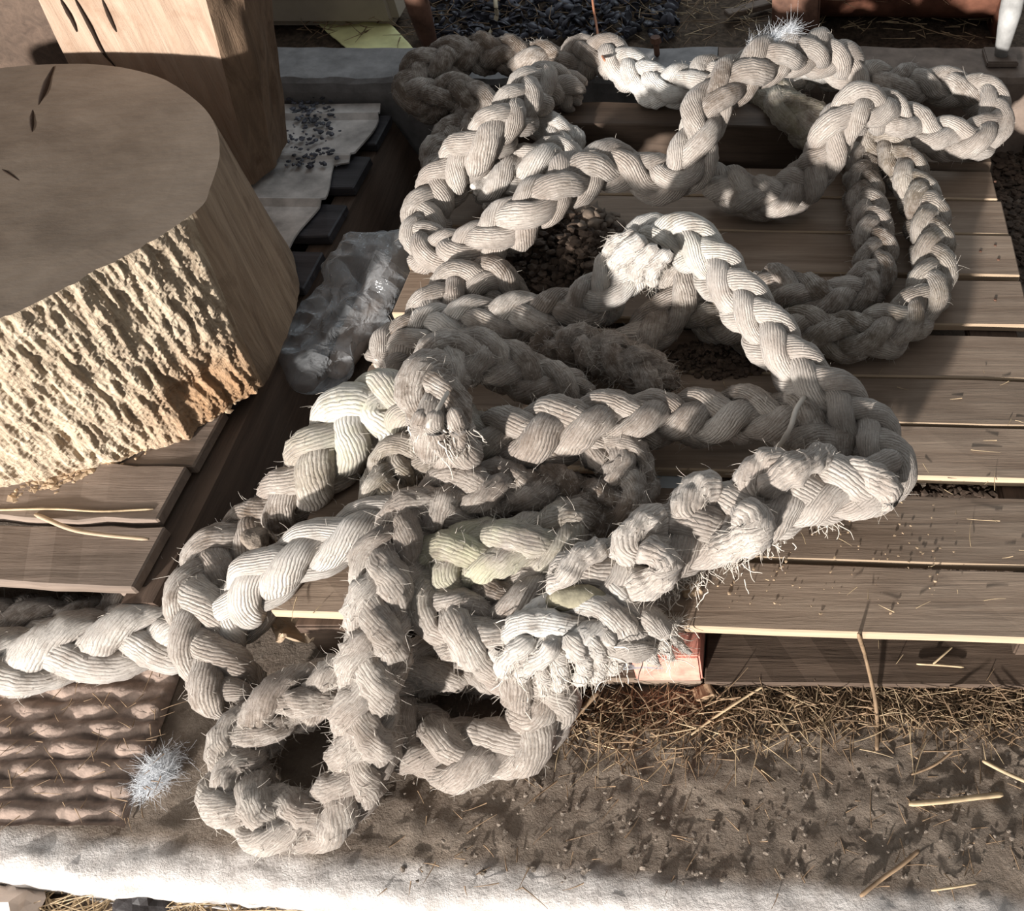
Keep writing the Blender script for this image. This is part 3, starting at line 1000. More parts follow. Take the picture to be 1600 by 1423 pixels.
rope('short plump rope piece lying under the left crossing, lower edge fluffy',
     [(925, 268, .17), (880, 252, .19), (830, 258, .205), (782, 280, .20), (742, 304, .19)], R=.046, dirt=.2, white=.35, fuzz=.25, seed=8, lam=3.2)
rope('outer of the two dusty ropes bending down the right side of the pallet',
     [(1340, 195, .20), (1374, 226, .215), (1416, 272, .21), (1446, 332, .20), (1459, 398, .195), (1449, 458, .195), (1408, 506, .19), (1344, 528, .19), (1284, 520, .19), (1226, 520, .185),
      (1168, 516, .185), (1112, 492, .19), (1070, 466, .19), (1035, 440, .185)], R=.046, dirt=.6, fuzz=.15, seed=9, lam=2.9, moss=.1)
rope('inner of the two dusty ropes bending down the right side of the pallet',
     [(1325, 215, .185), (1345, 262, .188), (1352, 315, .188), (1362, 370, .19), (1366, 420, .19), (1335, 457, .19), (1284, 470, .188), (1232, 455, .188), (1185, 440, .186)],
     R=.044, dirt=.65, fuzz=.15, seed=10, lam=2.5)
rope('rope arching white at its top, running diagonally to a swollen loose end',
     [(600, 572, .17, {'d': .6}), (645, 530, .185, {'d': .3}), (700, 508, .19, {'w': .5}), (760, 502, .20, {'d': .5}), (822, 497, .20, {'d': .75}), (880, 490, .20, {'d': 1.0}), (932, 472, .22, {'d': .8, 'w': .3}),
      (966, 436, .26, {'w': .6}), (996, 396, .30, {'w': .6, 'd': .3}), (1042, 370, .33, {'w': .6, 'm': .35, 'd': .3}), (1090, 388, .33, {'w': .5, 'm': .35}), (1132, 436, .31, {'w': .3}), (1177, 490, .29), (1223, 545, .27), (1270, 597, .25),
      (1318, 643, .23), (1362, 686, .22), (1387, 728, .215), (1368, 762, .225), (1316, 764, .235, {'R': .052}), (1262, 766, .24, {'R': .056}), (1205, 785, .24, {'R': .058}), (1148, 808, .23, {'R': .056}),
      (1088, 836, .23, {'R': .056}), (1028, 862, .23, {'R': .054}), (966, 888, .23, {'R': .052}), (908, 908, .22, {'R': .05}), (872, 926, .21, {'R': .04})],
     R=.0465, dirt=.2, white=.12, fuzz=.1, seed=11, lam=2.6, hairs=300)
rope('rope leg standing under the white arch, smooth and brown tinted',
     [(1086, 400, .27), (1068, 446, .235), (1040, 492, .205), (1008, 526, .185), (975, 550, .165)], R=.045, dirt=.35, fuzz=.04, seed=12, lam=3.6)
rope('plump coil of rope beside the dark droppings at the left edge of the pallet',
     [(806, 474, .17), (774, 442, .20), (728, 438, .21), (690, 466, .205), (660, 505, .19), (632, 540, .18), (596, 574, .16)], R=.043, dirt=.38, fuzz=.12, seed=13, lam=2.7)
rope('frayed dirty rope stub lying alone in the middle of the heap',
     [(838, 560, .18), (880, 545, .20), (930, 548, .21), (978, 568, .21), (1020, 592, .195), (1046, 608, .18)], R=.042, dirt=.75, fuzz=.8, seed=14, lam=2.3, hairs=1500)
rope('thick rope crossing the middle and going down the left side over a green shoulder',
     [(1322, 726, .19), (1292, 686, .20), (1240, 656, .205), (1172, 648, .205), (1104, 652, .205), (1040, 652, .22), (980, 656, .24, {'R': .05}), (920, 664, .25, {'R': .053}), (862, 674, .25, {'R': .053}), (806, 684, .25, {'R': .052}),
      (750, 684, .245, {'m': .3}), (702, 668, .235, {'m': .3}), (652, 640, .225, {'m': .5}), (600, 632, .215, {'m': .9, 'w': .5, 'R': .060}), (548, 668, .205, {'m': .8, 'w': .6, 'R': .062}), (506, 720, .185, {'m': .3, 'R': .060}),
      (466, 772, .15, {'d': .3}), (418, 812, .12, {'d': .95}), (368, 848, .115, {'d': .6}), (330, 888, .115), (313, 940, .115), (320, 1000, .105), (342, 1052, .085), (378, 1098, .06)],
     R=.048, dirt=.32, fuzz=.2, seed=15, lam=2.6, hairs=520)
rope('brown rope rising from the right into an upright knot in the centre of the heap',
     [(915, 632, .19), (866, 604, .22), (814, 580, .25), (758, 562, .285), (706, 566, .325), (678, 600, .345), (682, 645, .34), (700, 690, .31), (712, 716, .27)],
     R=.046, dirt=.5, fuzz=.35, seed=16, lam=2.4, hairs=900)
rope('short brown rope bend showing beneath the knot',
     [(700, 726, .19), (650, 706, .205), (614, 728, .20), (606, 776, .19), (592, 822, .18)], R=.042, dirt=.65, fuzz=.35, moss=.2, seed=17, lam=2.4)
rope('long fuzzy rope running from the middle down the front and coiling on the floor',
     [(915, 694, .20), (958, 706, .215), (984, 738, .205), (976, 780, .195, {'d': .9}), (930, 792, .195, {'d': 1.1}), (872, 772, .20, {'d': .8}), (812, 766, .22, {'d': .6}), (752, 770, .24), (692, 786, .25), (640, 822, .25),
      (610, 874, .25), (598, 932, .24), (588, 1000, .215), (578, 1068, .18), (570, 1132, .14), (562, 1192, .09), (536, 1250, .055), (482, 1284, .045), (424, 1282, .045), (380, 1252, .045), (366, 1204, .046),
      (384, 1150, .06), (428, 1112, .08, {'d': .8}), (482, 1084, .09), (544, 1062, .09), (612, 1050, .09), (680, 1040, .085), (738, 1040, .075), (786, 1062, .06)],
     R=.0445, dirt=.2, fuzz=.65, seed=18, lam=2.7, hairs=950)
rope('clean white rope coming out from under the fuzzy front rope towards the left',
     [(668, 790, .175), (606, 816, .185), (548, 838, .19), (490, 860, .19), (436, 886, .18), (396, 918, .155), (374, 956, .115), (362, 996, .08)], R=.044, dirt=.14, white=.35, fuzz=.06, seed=19, lam=3.2, hairs=250)
rope('green stained rope doubling back and swinging round onto the floor in a wide loop',
     [(970, 790, .17, {'d': 1.0}), (912, 812, .19, {'d': .9}), (858, 842, .21, {'m': .3}), (796, 860, .22, {'m': .6}), (736, 866, .22, {'m': 1.1}), (690, 884, .215, {'m': .9}), (672, 922, .20, {'m': .3}), (700, 962, .19), (748, 990, .185),
      (794, 1022, .16), (834, 1062, .12), (852, 1104, .075), (826, 1146, .05), (768, 1170, .045), (700, 1172, .045), (640, 1150, .045), (602, 1108, .05)],
     R=.049, dirt=.28, fuzz=.45, seed=20, lam=2.7, hairs=800)
rope('dirty rope layer squeezed between the green stained rope and the frayed end',
     [(872, 905, .17), (830, 925, .19), (780, 938, .19), (728, 934, .175), (690, 930, .16)], R=.042, dirt=.5, fuzz=.4, seed=21, lam=2.5)
rope('white paint-smeared frayed rope end above the red painted block',
     [(1030, 1006, .175), (985, 980, .195), (938, 970, .21, {'w': .4}), (890, 972, .22, {'w': .8}), (842, 986, .215, {'w': .7}), (808, 1016, .19)], R=.045, dirt=.4, white=.2, fuzz=.5, seed=22, lam=3.0, hairs=700)
rope('bright rope lying on the floor at far left in front of the stump pallet',
     [(-110, 1056, .06), (-20, 1036, .06), (80, 1018, .06), (170, 1004, .06), (250, 994, .06), (320, 992, .06)], R=.057, dirt=.28, white=.3, fuzz=.3, seed=23, lam=2.9, hairs=500)
rope('shaded rope behind the bright floor rope, rising beside the pallet side',
     [(-100, 985, .055), (0, 976, .055), (90, 970, .055), (170, 958, .055), (238, 930, .06), (292, 894, .07), (340, 862, .075)], R=.042, dirt=.7, fuzz=.5, seed=24, lam=2.6)

# unlaid single strands with the rope's own fibre
def unlaid(label, chains, r, seed, dirt=.3, white=.2, fuzz=.4, name='unlaid_strands', cat='strands', hairs=60):
    root = None
    for q, ch in enumerate(chains):
        rad = ch[-1] if not isinstance(ch[-1], tuple) else r
        pts = [c for c in ch if isinstance(c, tuple)]
        A, s_ = resample(spline([at(*c) for c in pts], 12), .003)
        T = nrm(np.gradient(A, axis=0))
        N = nrm(np.cross(T, np.array((.13, .31, 1.0))))
        B = np.cross(T, N)
        m, n = 20, len(A)
        a = np.linspace(0, 2 * np.pi, m, endpoint=False)
        f = np.linspace(0, 1, n)
        rr = rad * np.clip(np.minimum(f * 8 + .3, (1 - f) * 5 + .25), 0, 1) * (1 + .2 * noise(np.stack([s_, s_ * 0 + q, s_ * 0], 1), 40, seed))
        D = np.cos(a)[None, :, None] * N[:, None] + np.sin(a)[None, :, None] * B[:, None]
        V = (A[:, None] + rr[:, None, None] * D).reshape(-1, 3)
        V += D.reshape(-1, 3) * (rad * .22 * noise(V, 90, seed + q))[:, None]
        i_ = np.repeat(np.arange(n - 1), m); j = np.tile(np.arange(m), n - 1)
        us = s_ + q
        k = .6
        uv = np.stack([np.stack([us[i_], j * k / m], 1), np.stack([us[i_], (j + 1) * k / m], 1), np.stack([us[i_ + 1], (j + 1) * k / m], 1), np.stack([us[i_ + 1], j * k / m], 1)], 1).reshape(-1, 2)
        nv = len(V)
        me = mesh_np('strand', V, tube_grid(n, m), True, uv, {'dirt': np.full(nv, dirt), 'moss': np.zeros(nv), 'white': np.full(nv, white), 'fuzz': np.full(nv, fuzz)})
        if root is None:
            root = thing(name, A[len(A) // 2], label, cat)
        put('strand', me, M['rope'], root)
        rng = np.random.default_rng(seed + q)
        nh = int(hairs * len(A) / 20)
        ix = rng.integers(int(nv * .2), nv, nh)
        d0 = nrm(D.reshape(-1, 3)[ix] * .4 + np.repeat(T, m, 0)[ix] * .8 + rng.normal(0, .4, (nh, 3)))
        put('loose_fibres', hair_mesh('loose_fibres', V[ix], d0, rng.uniform(.006, .02, nh), rng.normal(0, .6, (nh, 3)) + np.array((0, 0, -.4)), .0004), M['fibre'], root, kind='stuff')
    return root
unlaid('pale unlaid strands hanging in a frayed bunch under the paint-smeared rope end', [
    [(800, 1000, .22), (806, 1030, .19), (822, 1062, .13), (838, 1092, .10)], [(826, 992, .235), (838, 1026, .21), (850, 1058, .17), (846, 1088, .12)],
    [(856, 990, .24), (872, 1020, .22), (876, 1052, .17), (868, 1082, .13)], [(884, 990, .24), (904, 1016, .22), (914, 1044, .18), (900, 1068, .14)],
    [(912, 984, .235), (932, 1012, .21), (934, 1042, .16), (918, 1058, .13)], [(944, 984, .23), (958, 1010, .20), (962, 1034, .16), (946, 1048, .13)],
    [(780, 1012, .21), (776, 1040, .17), (792, 1066, .13), (812, 1084, .10)], [(836, 996, .24), (812, 1014, .23), (792, 1034, .20), (786, 1056, .17)],
    [(870, 1000, .24), (852, 1024, .225), (826, 1040, .20), (808, 1060, .16)]], .0125, 51, white=.35)
unlaid('thin unravelled strands trailing from the swollen rope end over the red painted block', [
    [(948, 900, .25), (975, 935, .235), (1000, 968, .205), (1030, 1000, .15), (1052, 1030, .11), .010], [(965, 905, .245), (992, 938, .22), (1030, 972, .17), (1062, 1006, .12), (1080, 1022, .11), .008],
    [(940, 915, .24), (962, 950, .23), (990, 985, .19), (1012, 1018, .14), (1030, 1040, .11), .009], [(1000, 940, .2), (1025, 962, .18), (1050, 975, .16), (1064, 966, .15), .006]], .009, 61, white=.4, dirt=.2)
unlaid('loose brown strand ends hanging from the foot of the upright knot', [
    [(684, 640, .39), (680, 668, .375), (688, 694, .345), (704, 712, .32), .012], [(706, 636, .385), (716, 664, .37), (716, 692, .34), (700, 708, .32), .011],
    [(664, 640, .375), (656, 668, .355), (664, 694, .32), (684, 712, .30), .012]], .012, 71, dirt=.55, white=0)
unlaid('bulging strands worked loose from the top of the swollen rope end', [
    [(1300, 712, .255), (1260, 724, .30), (1215, 748, .295), (1180, 778, .26), .022], [(1240, 730, .29), (1196, 722, .295), (1172, 752, .28), (1166, 790, .25), .022],
    [(1130, 768, .275), (1094, 764, .285), (1070, 796, .28), (1076, 836, .25), .022], [(1150, 790, .29), (1180, 822, .285), (1150, 850, .26), (1106, 850, .24), .023],
    [(1040, 812, .27), (1002, 820, .285), (980, 852, .275), (985, 888, .25), .021], [(1000, 852, .285), (1040, 880, .275), (1020, 908, .25), (976, 912, .24), .021],
    [(945, 850, .265), (905, 876, .27), (880, 905, .26), (866, 926, .235), .018], [(1320, 726, .275), (1360, 742, .27), (1385, 772, .24), (1350, 790, .22), .02]], .021, 81, dirt=.22, white=.1, fuzz=.15)
unlaid('fluffed white strand ends where the white arch bends down', [
    [(1010, 372, .36), (980, 392, .345), (952, 420, .30), .014], [(1030, 385, .37), (1004, 408, .34), (990, 436, .29), .014], [(1000, 366, .35), (968, 376, .34), (944, 402, .30), .013],
    [(1050, 392, .37), (1024, 416, .345), (1018, 446, .29), .013]], .014, 95, dirt=.15, white=.5)
# loose unlaid yarns
def yarns(name, label, starts, spread, n, ln, r, seed, drop, parent=None, cat=None, white=.6):
    rng = np.random.default_rng(seed)
    Vs, Fs, off = [], [], 0
    for i in range(n):
        s0 = starts[rng.integers(len(starts))]
        p = at(*s0[:3]) + rng.normal(0, .012, 3)
        d = np.array(s0[3]) + rng.normal(0, spread, 3)
        d = d / np.linalg.norm(d)
        L = ln * rng.uniform(.5, 1.25)
        pts = [p]
        for k in range(5):
            d = d + rng.normal(0, .42, 3) + np.array((0, 0, drop))
            d = d / np.linalg.norm(d)
            q = pts[-1] + d * L / 5
            q[2] = max(q[2], s0[4] + r)
            pts.append(q)
        P = spline(np.array(pts), 4)
        T = nrm(np.gradient(P, axis=0))
        N = nrm(np.cross(T, np.array((.2, .3, 1.0))))
        B = np.cross(T, N)
        a = np.linspace(0, 2 * np.pi, 6, endpoint=False)
        rr = r * rng.uniform(.5, 1.1) * np.linspace(1, .55, len(P))
        V = P[:, None] + rr[:, None, None] * (np.cos(a)[None, :, None] * N[:, None] + np.sin(a)[None, :, None] * B[:, None])
        Vs.append(V.reshape(-1, 3)); Fs.append(tube_grid(len(P), 6) + off); off += len(P) * 6
    return put(name, mesh_np(name, np.vstack(Vs), np.vstack(Fs)), M['fibre'], parent, label, cat, kind='stuff')
yarns('frayed_yarns', 'tangle of pale unravelled yarns hanging below the paint-smeared rope end',
      [(820, 1010, .2, (-.1, -.7, -.3), .03), (870, 1000, .21, (0, -.8, -.3), .03), (920, 1000, .2, (.15, -.8, -.3), .03), (800, 1040, .15, (0, -.6, -.4), .03), (960, 1000, .19, (.3, -.6, -.3), .04)],
      .5, 150, .06, .0011, 4, -.4, cat='yarns')
yarns('frayed_yarns', 'thin pale yarns trailing over the red painted block',
      [(960, 930, .2, (.6, -.5, -.1), .1), (1000, 960, .19, (.7, -.5, -.2), .08), (1035, 985, .17, (.5, -.6, -.3), .05)], .4, 60, .07, .0010, 5, -.3, cat='yarns')
yarns('frayed_yarns', 'knotted brown yarns bound round the foot of the central knot',
      [(690, 680, .36, (.1, -.5, -.6), .2), (670, 650, .36, (-.2, -.5, -.6), .2), (712, 670, .36, (.3, -.4, -.7), .2)], .35, 26, .05, .0014, 6, -.5, cat='yarns')
yarns('frayed_yarns', 'fluffy white lower fringe of the swollen rope end on the right',
      [(1210, 840, .18, (.2, -.5, -.4), .14), (1150, 870, .18, (.2, -.5, -.4), .14), (1090, 895, .18, (.1, -.6, -.4), .14), (1040, 915, .18, (.1, -.6, -.4), .14), (1290, 800, .18, (.3, -.4, -.3), .14)],
      .5, 240, .03, .0009, 7, -.3, cat='yarns')
_q = RNG.uniform(0, 1, 900)
_w = np.array([at(1165 + 75 * f, 78 - 34 * f + g, .395 + .015 * f) for f, g in zip(_q, RNG.normal(0, 4, 900))])
put('yarn_tuft', hair_mesh('yarn_tuft', _w, nrm(RNG.normal(0, .5, (900, 3)) + np.array((.9, .1, .1))), RNG.uniform(.008, .03, 900), RNG.normal(0, .8, (900, 3)), .00028), M['wool'], None,
    'bluish white fluff caught on top of the high arch', 'fluff', kind='stuff')
_w = np.array([at(248 + 26 * g, 1212 - 22 * g + h, .004) for g, h in zip(RNG.normal(0, .55, 2600), RNG.normal(0, 10, 2600))])
_w[:, 2] += np.abs(RNG.normal(0, .008, 2600))
put('wool_tuft', hair_mesh('wool_tuft', _w, nrm(RNG.normal(0, 1, (2600, 3)) * np.array((1, 1, .3))), RNG.uniform(.006, .022, 2600), RNG.normal(0, .8, (2600, 3)), .00022), M['wool'], None,
    'wispy white tuft lying by the crack beside the rubber mat', 'fluff', kind='stuff')
px_curve('yarn', [(668, 668, .385), (684, 640, .39), (700, 612, .385)], .0035, 'fibre', 'single loose yarn standing on the face of the knot', 'yarn')
px_curve('cord_wrap', [(1258, 618, .26), (1244, 640, .262), (1236, 665, .26), (1222, 690, .235), (1205, 708, .20)], .0042, 'fibre', 'thin brown cord tied round the middle rope near its right end', 'cord')
def spindle():
    P = np.array([at(846, 946, .235), at(880, 936, .245), at(918, 932, .245), (at(955, 938, .235))])
    me = tube_mesh('loose_strand', P, [.006, .017, .016, .005], 16, 10)
    return me
put('loose_strand', spindle(), plain('greenish_strand', (.25, .225, .16), .9, .35, 60, .002), None, 'single greenish brown strand lying across the frayed end', 'strand')

# ------------------------------------------------------------------ clear plastic bag
def bag():
    path = spline([[*at(462, 600, .04), .03], [*at(480, 575, .06), .062], [*at(505, 535, .075), .066], [*at(548, 490, .085), .068], [*at(580, 440, .10), .076], [*at(600, 395, .11), .066], [*at(606, 362, .12), .02]], 12)
    A, s = resample(path, .004)
    P = A[:, :3]
    T = nrm(np.gradient(P, axis=0))
    N = nrm(np.cross(T, np.array((0, 0, 1.0))))
    B = np.cross(T, N)
    m = 90
    a = np.linspace(0, 2 * np.pi, m, endpoint=False)
    r = A[:, 3]
    dirs = np.cos(a)[None, :, None] * N[:, None] + np.sin(a)[None, :, None] * B[:, None]
    V = (P[:, None] + r[:, None, None] * dirs).reshape(-1, 3)
    D = dirs.reshape(-1, 3)
    c = -np.abs(noise(V, 13, 4)) * .045 - np.abs(noise(V, 30, 6)) * .016 + .016
    V = V + D * c[:, None]
    V[:, 2] = np.maximum(V[:, 2], .004 + .002 * noise(V, 30, 1))
    V = np.vstack([V, P[:1], P[-1:]])
    n = len(P)
    j = np.arange(0, m, 2)
    c0 = np.stack([np.full(len(j), n * m), (j + 2) % m, j + 1, j], 1)
    o = (n - 1) * m
    c1 = np.stack([np.full(len(j), n * m + 1), o + j, o + j + 1, o + (j + 2) % m], 1)
    return mesh_np('plastic_bag', V, np.vstack([tube_grid(n, m), c0, c1]), False)
put('plastic_bag', bag(), M['bag'], None, 'crumpled clear plastic bag wedged between the stump and the rope pallet', 'bag')
def rag():
    P = np.array([at(520, 590, .03), at(560, 520, .05), at(590, 460, .06), at(605, 410, .06)])
    return tube_mesh('rag', P, [.02, .035, .035, .02], 14, 8, .6)
put('rag', rag(), plain('pinkish_rag', (.34, .28, .24), .9, .4, 20, .004), None, 'pale bundled rag inside the clear plastic bag', 'rag')

# ------------------------------------------------------------------ rubber mat at lower left
def rubber_mat():
    a, b = at(197, 1292, 0), at(288, 1042, 0)
    ys = np.arange(a[1] - .002, .70, .004)
    n = 150
    V = []
    for y in ys:
        xr = a[0] + (b[0] - a[0]) * (y - a[1]) / (b[1] - a[1])
        V.append(np.stack([np.linspace(-1.75, xr, n), np.full(n, y), np.zeros(n)], 1))
    V = np.vstack(V)
    x, y = V[:, 0], V[:, 1]
    row = y / .0285
    ri = np.floor(row)
    fy = row - ri
    fx = (x / .085 + .5 * (ri % 2) + .12 * noise(np.stack([ri, ri * 0, ri * 0], 1), 1, 3)) % 1.0
    tri = np.clip(1 - np.abs(fx - .5) * 2.3, 0, 1)
    bumpz = np.clip(np.sin(np.pi * fy) ** .8 * (.35 + .75 * tri), 0, 1)
    V[:, 2] = .006 + .017 * bumpz * (1 + .3 * noise(V, 25, 8)) + .003 * fbm(V, 60, 4)
    edge = np.arange(len(V)) % n
    V[edge >= n - 1, 2] = .002
    i = np.arange(len(ys) - 1)[:, None] * n + np.arange(n - 1)[None, :]
    return mesh_np('rubber_mat', V, np.stack([i, i + 1, i + 1 + n, i + n], -1).reshape(-1, 4))
put('rubber_mat', rubber_mat(), M['matrub'], None, 'dusty studded rubber mat on the floor below the bright rope', 'mat')

# ------------------------------------------------------------------ litter
def straws(name, label, pos, lens, r, mat, seed, tilt=.12, cat=None):
    """loose straws: pos (n,3) base points"""
    rng = np.random.default_rng(seed + 1000)
    n = len(pos)
    az = rng.uniform(0, 2 * math.pi, n)
    el = rng.normal(0, tilt, n)
    d = np.stack([np.cos(az) * np.cos(el), np.sin(az) * np.cos(el), np.abs(np.sin(el))], 1)
    ln = rng.uniform(lens[0], lens[1], n) * rng.choice([1, 1, .6, 1.5], n)
    bend = rng.normal(0, .22, (n, 3)) * np.array((1, 1, .2))
    return put(name, hair_mesh(name, pos, d, ln, bend, r, 3), mat, None, label, cat, kind='stuff')
def scatter(n, x0, x1, y0, y1, z, seed, jitter=.004):
    rng = np.random.default_rng(seed)
    P = np.array([at(a, b, z) for a, b in zip(rng.uniform(x0, x1, n), rng.uniform(y0, y1, n))])
    P[:, 2] += np.abs(rng.normal(0, jitter, n)) + .002
    return P
def band(n, seed):
    rng = np.random.default_rng(seed)
    px = rng.uniform(870, 1640, n)
    py = 1078 + np.abs(rng.normal(0, 38, n)) + (px < 1150) * rng.uniform(0, 40, n)
    P = np.array([at(a, b, 0) for a, b in zip(px, py)])
    P[:, 2] += .003 + np.abs(rng.normal(0, .006, n))
    return P
straws('loose_straw', 'broken straw and stalks along the front foot of the rope pallet', band(420, 3), (.02, .06), .0013, M['straw'], 3, cat='straw')
straws('old_straw', 'dark trampled stalks along the front foot of the rope pallet', band(1500, 4), (.012, .05), .0015, M['strawdark'], 4, cat='straw')
straws('loose_straw', 'sparse straw bits scattered over the dirty slab', scatter(150, 600, 1640, 1150, 1400, 0, 6, .001), (.01, .03), .0011, M['strawdark'], 6, .04, cat='straw')
straws('loose_straw', 'golden straw lying below the slab edge at the bottom left', np.array([at(a, b, -.11) for a, b in zip(RNG.uniform(-60, 900, 700), RNG.uniform(1380, 1480, 700))]) + np.array((0, 0, .004)), (.05, .14), .0016, M['straw'], 7, .1, cat='straw')
straws('loose_straw', 'straw among the dark shells behind the kerb', scatter(700, 450, 1250, -80, 68, .128, 8, .018), (.03, .1), .0016, M['strawdark'], 8, .15, cat='straw')
straws('loose_straw', 'straw and chaff around the foot of the rusty trough', scatter(260, 1000, 1560, -40, 66, .128, 9, .012), (.03, .1), .0016, M['straw'], 9, .15, cat='straw')
straws('loose_straw', 'litter filling the rusty trough', np.stack([RNG.uniform(.14, .58, 500), RNG.uniform(2.33, 2.6, 500), RNG.uniform(.2, .245, 500)], 1), (.03, .08), .0016, M['strawdark'], 10, .25, cat='straw')
straws('loose_straw', 'straw on the rubber mat and under the bright rope', scatter(110, -40, 270, 1040, 1280, .020, 12, .002), (.01, .03), .0009, M['strawdark'], 12, .08, cat='straw')
straws('loose_straw', 'straw bits lying on the pallet boards', scatter(130, 430, 1600, 560, 960, .142, 13, .001), (.008, .03), .0009, M['straw'], 13, .05, cat='straw')

def lumps(name, label, pos, size, mat, seed, flat=.7, cat=None, sub=1):
    rng = np.random.default_rng(seed + 2000)
    bm = bmesh.new()
    bmesh.ops.create_icosphere(bm, subdivisions=sub, radius=1)
    bm.verts.ensure_lookup_table()
    U = np.array([v.co[:] for v in bm.verts])
    Fb = np.array([[v.index for v in f.verts] for f in bm.faces])
    bm.free()
    n = len(pos)
    sz = rng.uniform(size[0], size[1], n)
    sc = np.stack([rng.uniform(.7, 1.3, n), rng.uniform(.7, 1.3, n), rng.uniform(.5, 1, n) * flat], 1) * sz[:, None]
    W = U[None] * sc[:, None] * (1 + .22 * rng.normal(0, 1, (n, len(U), 1)))
    az = rng.uniform(0, 6.28, n)
    ca, sa = np.cos(az)[:, None], np.sin(az)[:, None]
    W = np.stack([W[..., 0] * ca - W[..., 1] * sa, W[..., 0] * sa + W[..., 1] * ca, W[..., 2]], -1)
    V = (W + pos[:, None]).reshape(-1, 3)
    Fq = (np.arange(n)[:, None, None] * len(U) + Fb[None]).reshape(-1, 3)
    return put(name, mesh_np(name, V, Fq, sub > 1), mat, None, label, cat, kind='stuff')
# heap of droppings within the rope
def heap(n, cx, cy, rx, ry, h, seed):
    rng = np.random.default_rng(seed)
    a, q = rng.uniform(0, 6.28, n), np.sqrt(rng.uniform(0, 1, n))
    P = []
    for i in range(n):
        p = at(cx + rx * q[i] * math.cos(a[i]), cy + ry * q[i] * math.sin(a[i]), .142)
        p[2] += h * (1 - q[i] ** 2) * rng.uniform(.3, 1)
        P.append(p)
    return np.array(P)
lumps('droppings', 'dark heap of droppings and soil lying inside the rope loops', heap(1700, 870, 400, 130, 75, .06, 2), (.004, .012), M['dung'], 2, .9, 'droppings')
lumps('droppings', 'grey brown clods on the far edge of the dark heap beside the white arch', heap(90, 925, 372, 50, 40, .05, 12), (.009, .019), M['clods'], 12, .8, 'clods', 2)
lumps('droppings', 'black greasy crumbs on the rope left of the white arch', heap(260, 925, 440, 50, 38, .11, 13), (.004, .010), M['dung'], 13, .9, 'dirt')
lumps('debris', 'black debris strewn over the dirty white ridged sheet', np.array([at(a, b, .157) for a, b in zip(RNG.normal(485, 22, 170), RNG.uniform(150, 260, 170))]), (.002, .007), M['shell'], 14, .6, 'debris')
lumps('droppings', 'dark crumbled dirt on the boards under the diagonal rope', heap(500, 1130, 560, 90, 30, .02, 3), (.002, .007), M['dung'], 3, .8, 'dirt')
lumps('droppings', 'dark crumbs packed in the gap between the two lower boards', np.array([at(a, b, .06) for a, b in zip(RNG.uniform(1200, 1640, 500), RNG.uniform(757, 776, 500))]), (.004, .011), M['dung'], 5, .8, 'dirt')
lumps('droppings', 'dark crumbs packed in the lowest open gap of the boards', np.array([at(a, b, .08) for a, b in zip(RNG.uniform(1180, 1600, 400), RNG.uniform(880, 892, 400))]), (.003, .009), M['dung'], 6, .8, 'dirt')
lumps('soil', 'dark crumbly dirt on the floor beyond the pallet edge at far right', scatter(900, 1556, 1660, 225, 440, 0, 25, .004), (.004, .013), M['dung'], 25, .6, 'soil')
lumps('gravel', 'small stones and clods trodden into the slab', scatter(420, 620, 1640, 1120, 1380, 0, 15, .001), (.001, .0042), M['stone'], 15, .6, 'gravel')
lumps('soil', 'soil and rubble in the trench between the pallets', np.array([at(a, b, .0) for a, b in zip(RNG.uniform(340, 470, 260), RNG.uniform(640, 830, 260))]), (.004, .014), M['dung'], 16, .7, 'soil')
lumps('bark_chips', 'pale bark crumbs along the foot of the stump', np.array([at(20 + 380 * f, 765 - 170 * f ** 1.15 + abs(random.gauss(0, 11)), .146) for f in RNG.uniform(-.1, .95, 520)]), (.002, .0075), M['chip'], 17, .5, 'chips')
lumps('bark_chips', 'white specks and chips scattered on the boards and slab', np.array([at(a, b, .142) for a, b in zip(RNG.uniform(1050, 1500, 90), RNG.uniform(780, 960, 90))]), (.0008, .0025), M['chip'], 18, .6, 'chips')

# mussel-like shells behind the kerb: curved half cups
def shells(n, seed):
    rng = np.random.default_rng(seed)
    cup = []
    m, k = 9, 5
    for i in range(k):
        for j in range(m):
            f, g = i / (k - 1), j / (m - 1)
            a = math.pi * g
            w = math.sin(math.pi * min(f * .9 + .08, 1)) ** .7
            cup.append(((f - .5) * 2.0, math.cos(a) * .62 * w, math.sin(a) * .42 * w))
    U = np.array(cup)
    i = np.arange(k - 1)[:, None] * m + np.arange(m - 1)[None, :]
    Fb = np.stack([i, i + 1, i + 1 + m, i + m], -1).reshape(-1, 4)
    Vs, Fs = [], []
    for q in range(n):
        px = rng.uniform(660, 1060); py = rng.uniform(-90, 66)
        p = at(px, py, .135 + .0 * rng.uniform())
        p[2] += abs(rng.normal(0, .014))
        R_ = Matrix.Rotation(rng.uniform(0, 6.28), 3, 'Z') @ Matrix.Rotation(rng.normal(0, .7), 3, 'X') @ Matrix.Rotation(rng.normal(0, .5), 3, 'Y')
        if rng.uniform() < .4:
            R_ = R_ @ Matrix.Rotation(math.pi, 3, 'X')
        W = U @ np.array(R_).T * rng.uniform(.009, .021) + p
        Vs.append(W); Fs.append(Fb + q * len(U))
    return mesh_np('shells', np.vstack(Vs), np.vstack(Fs))
o = put('shells', shells(1300, 5), M['shell'], None, 'drift of blue-black mussel shells behind the kerb', 'shells', kind='stuff')
md = o.modifiers.new('thick', 'SOLIDIFY'); md.thickness = .0015

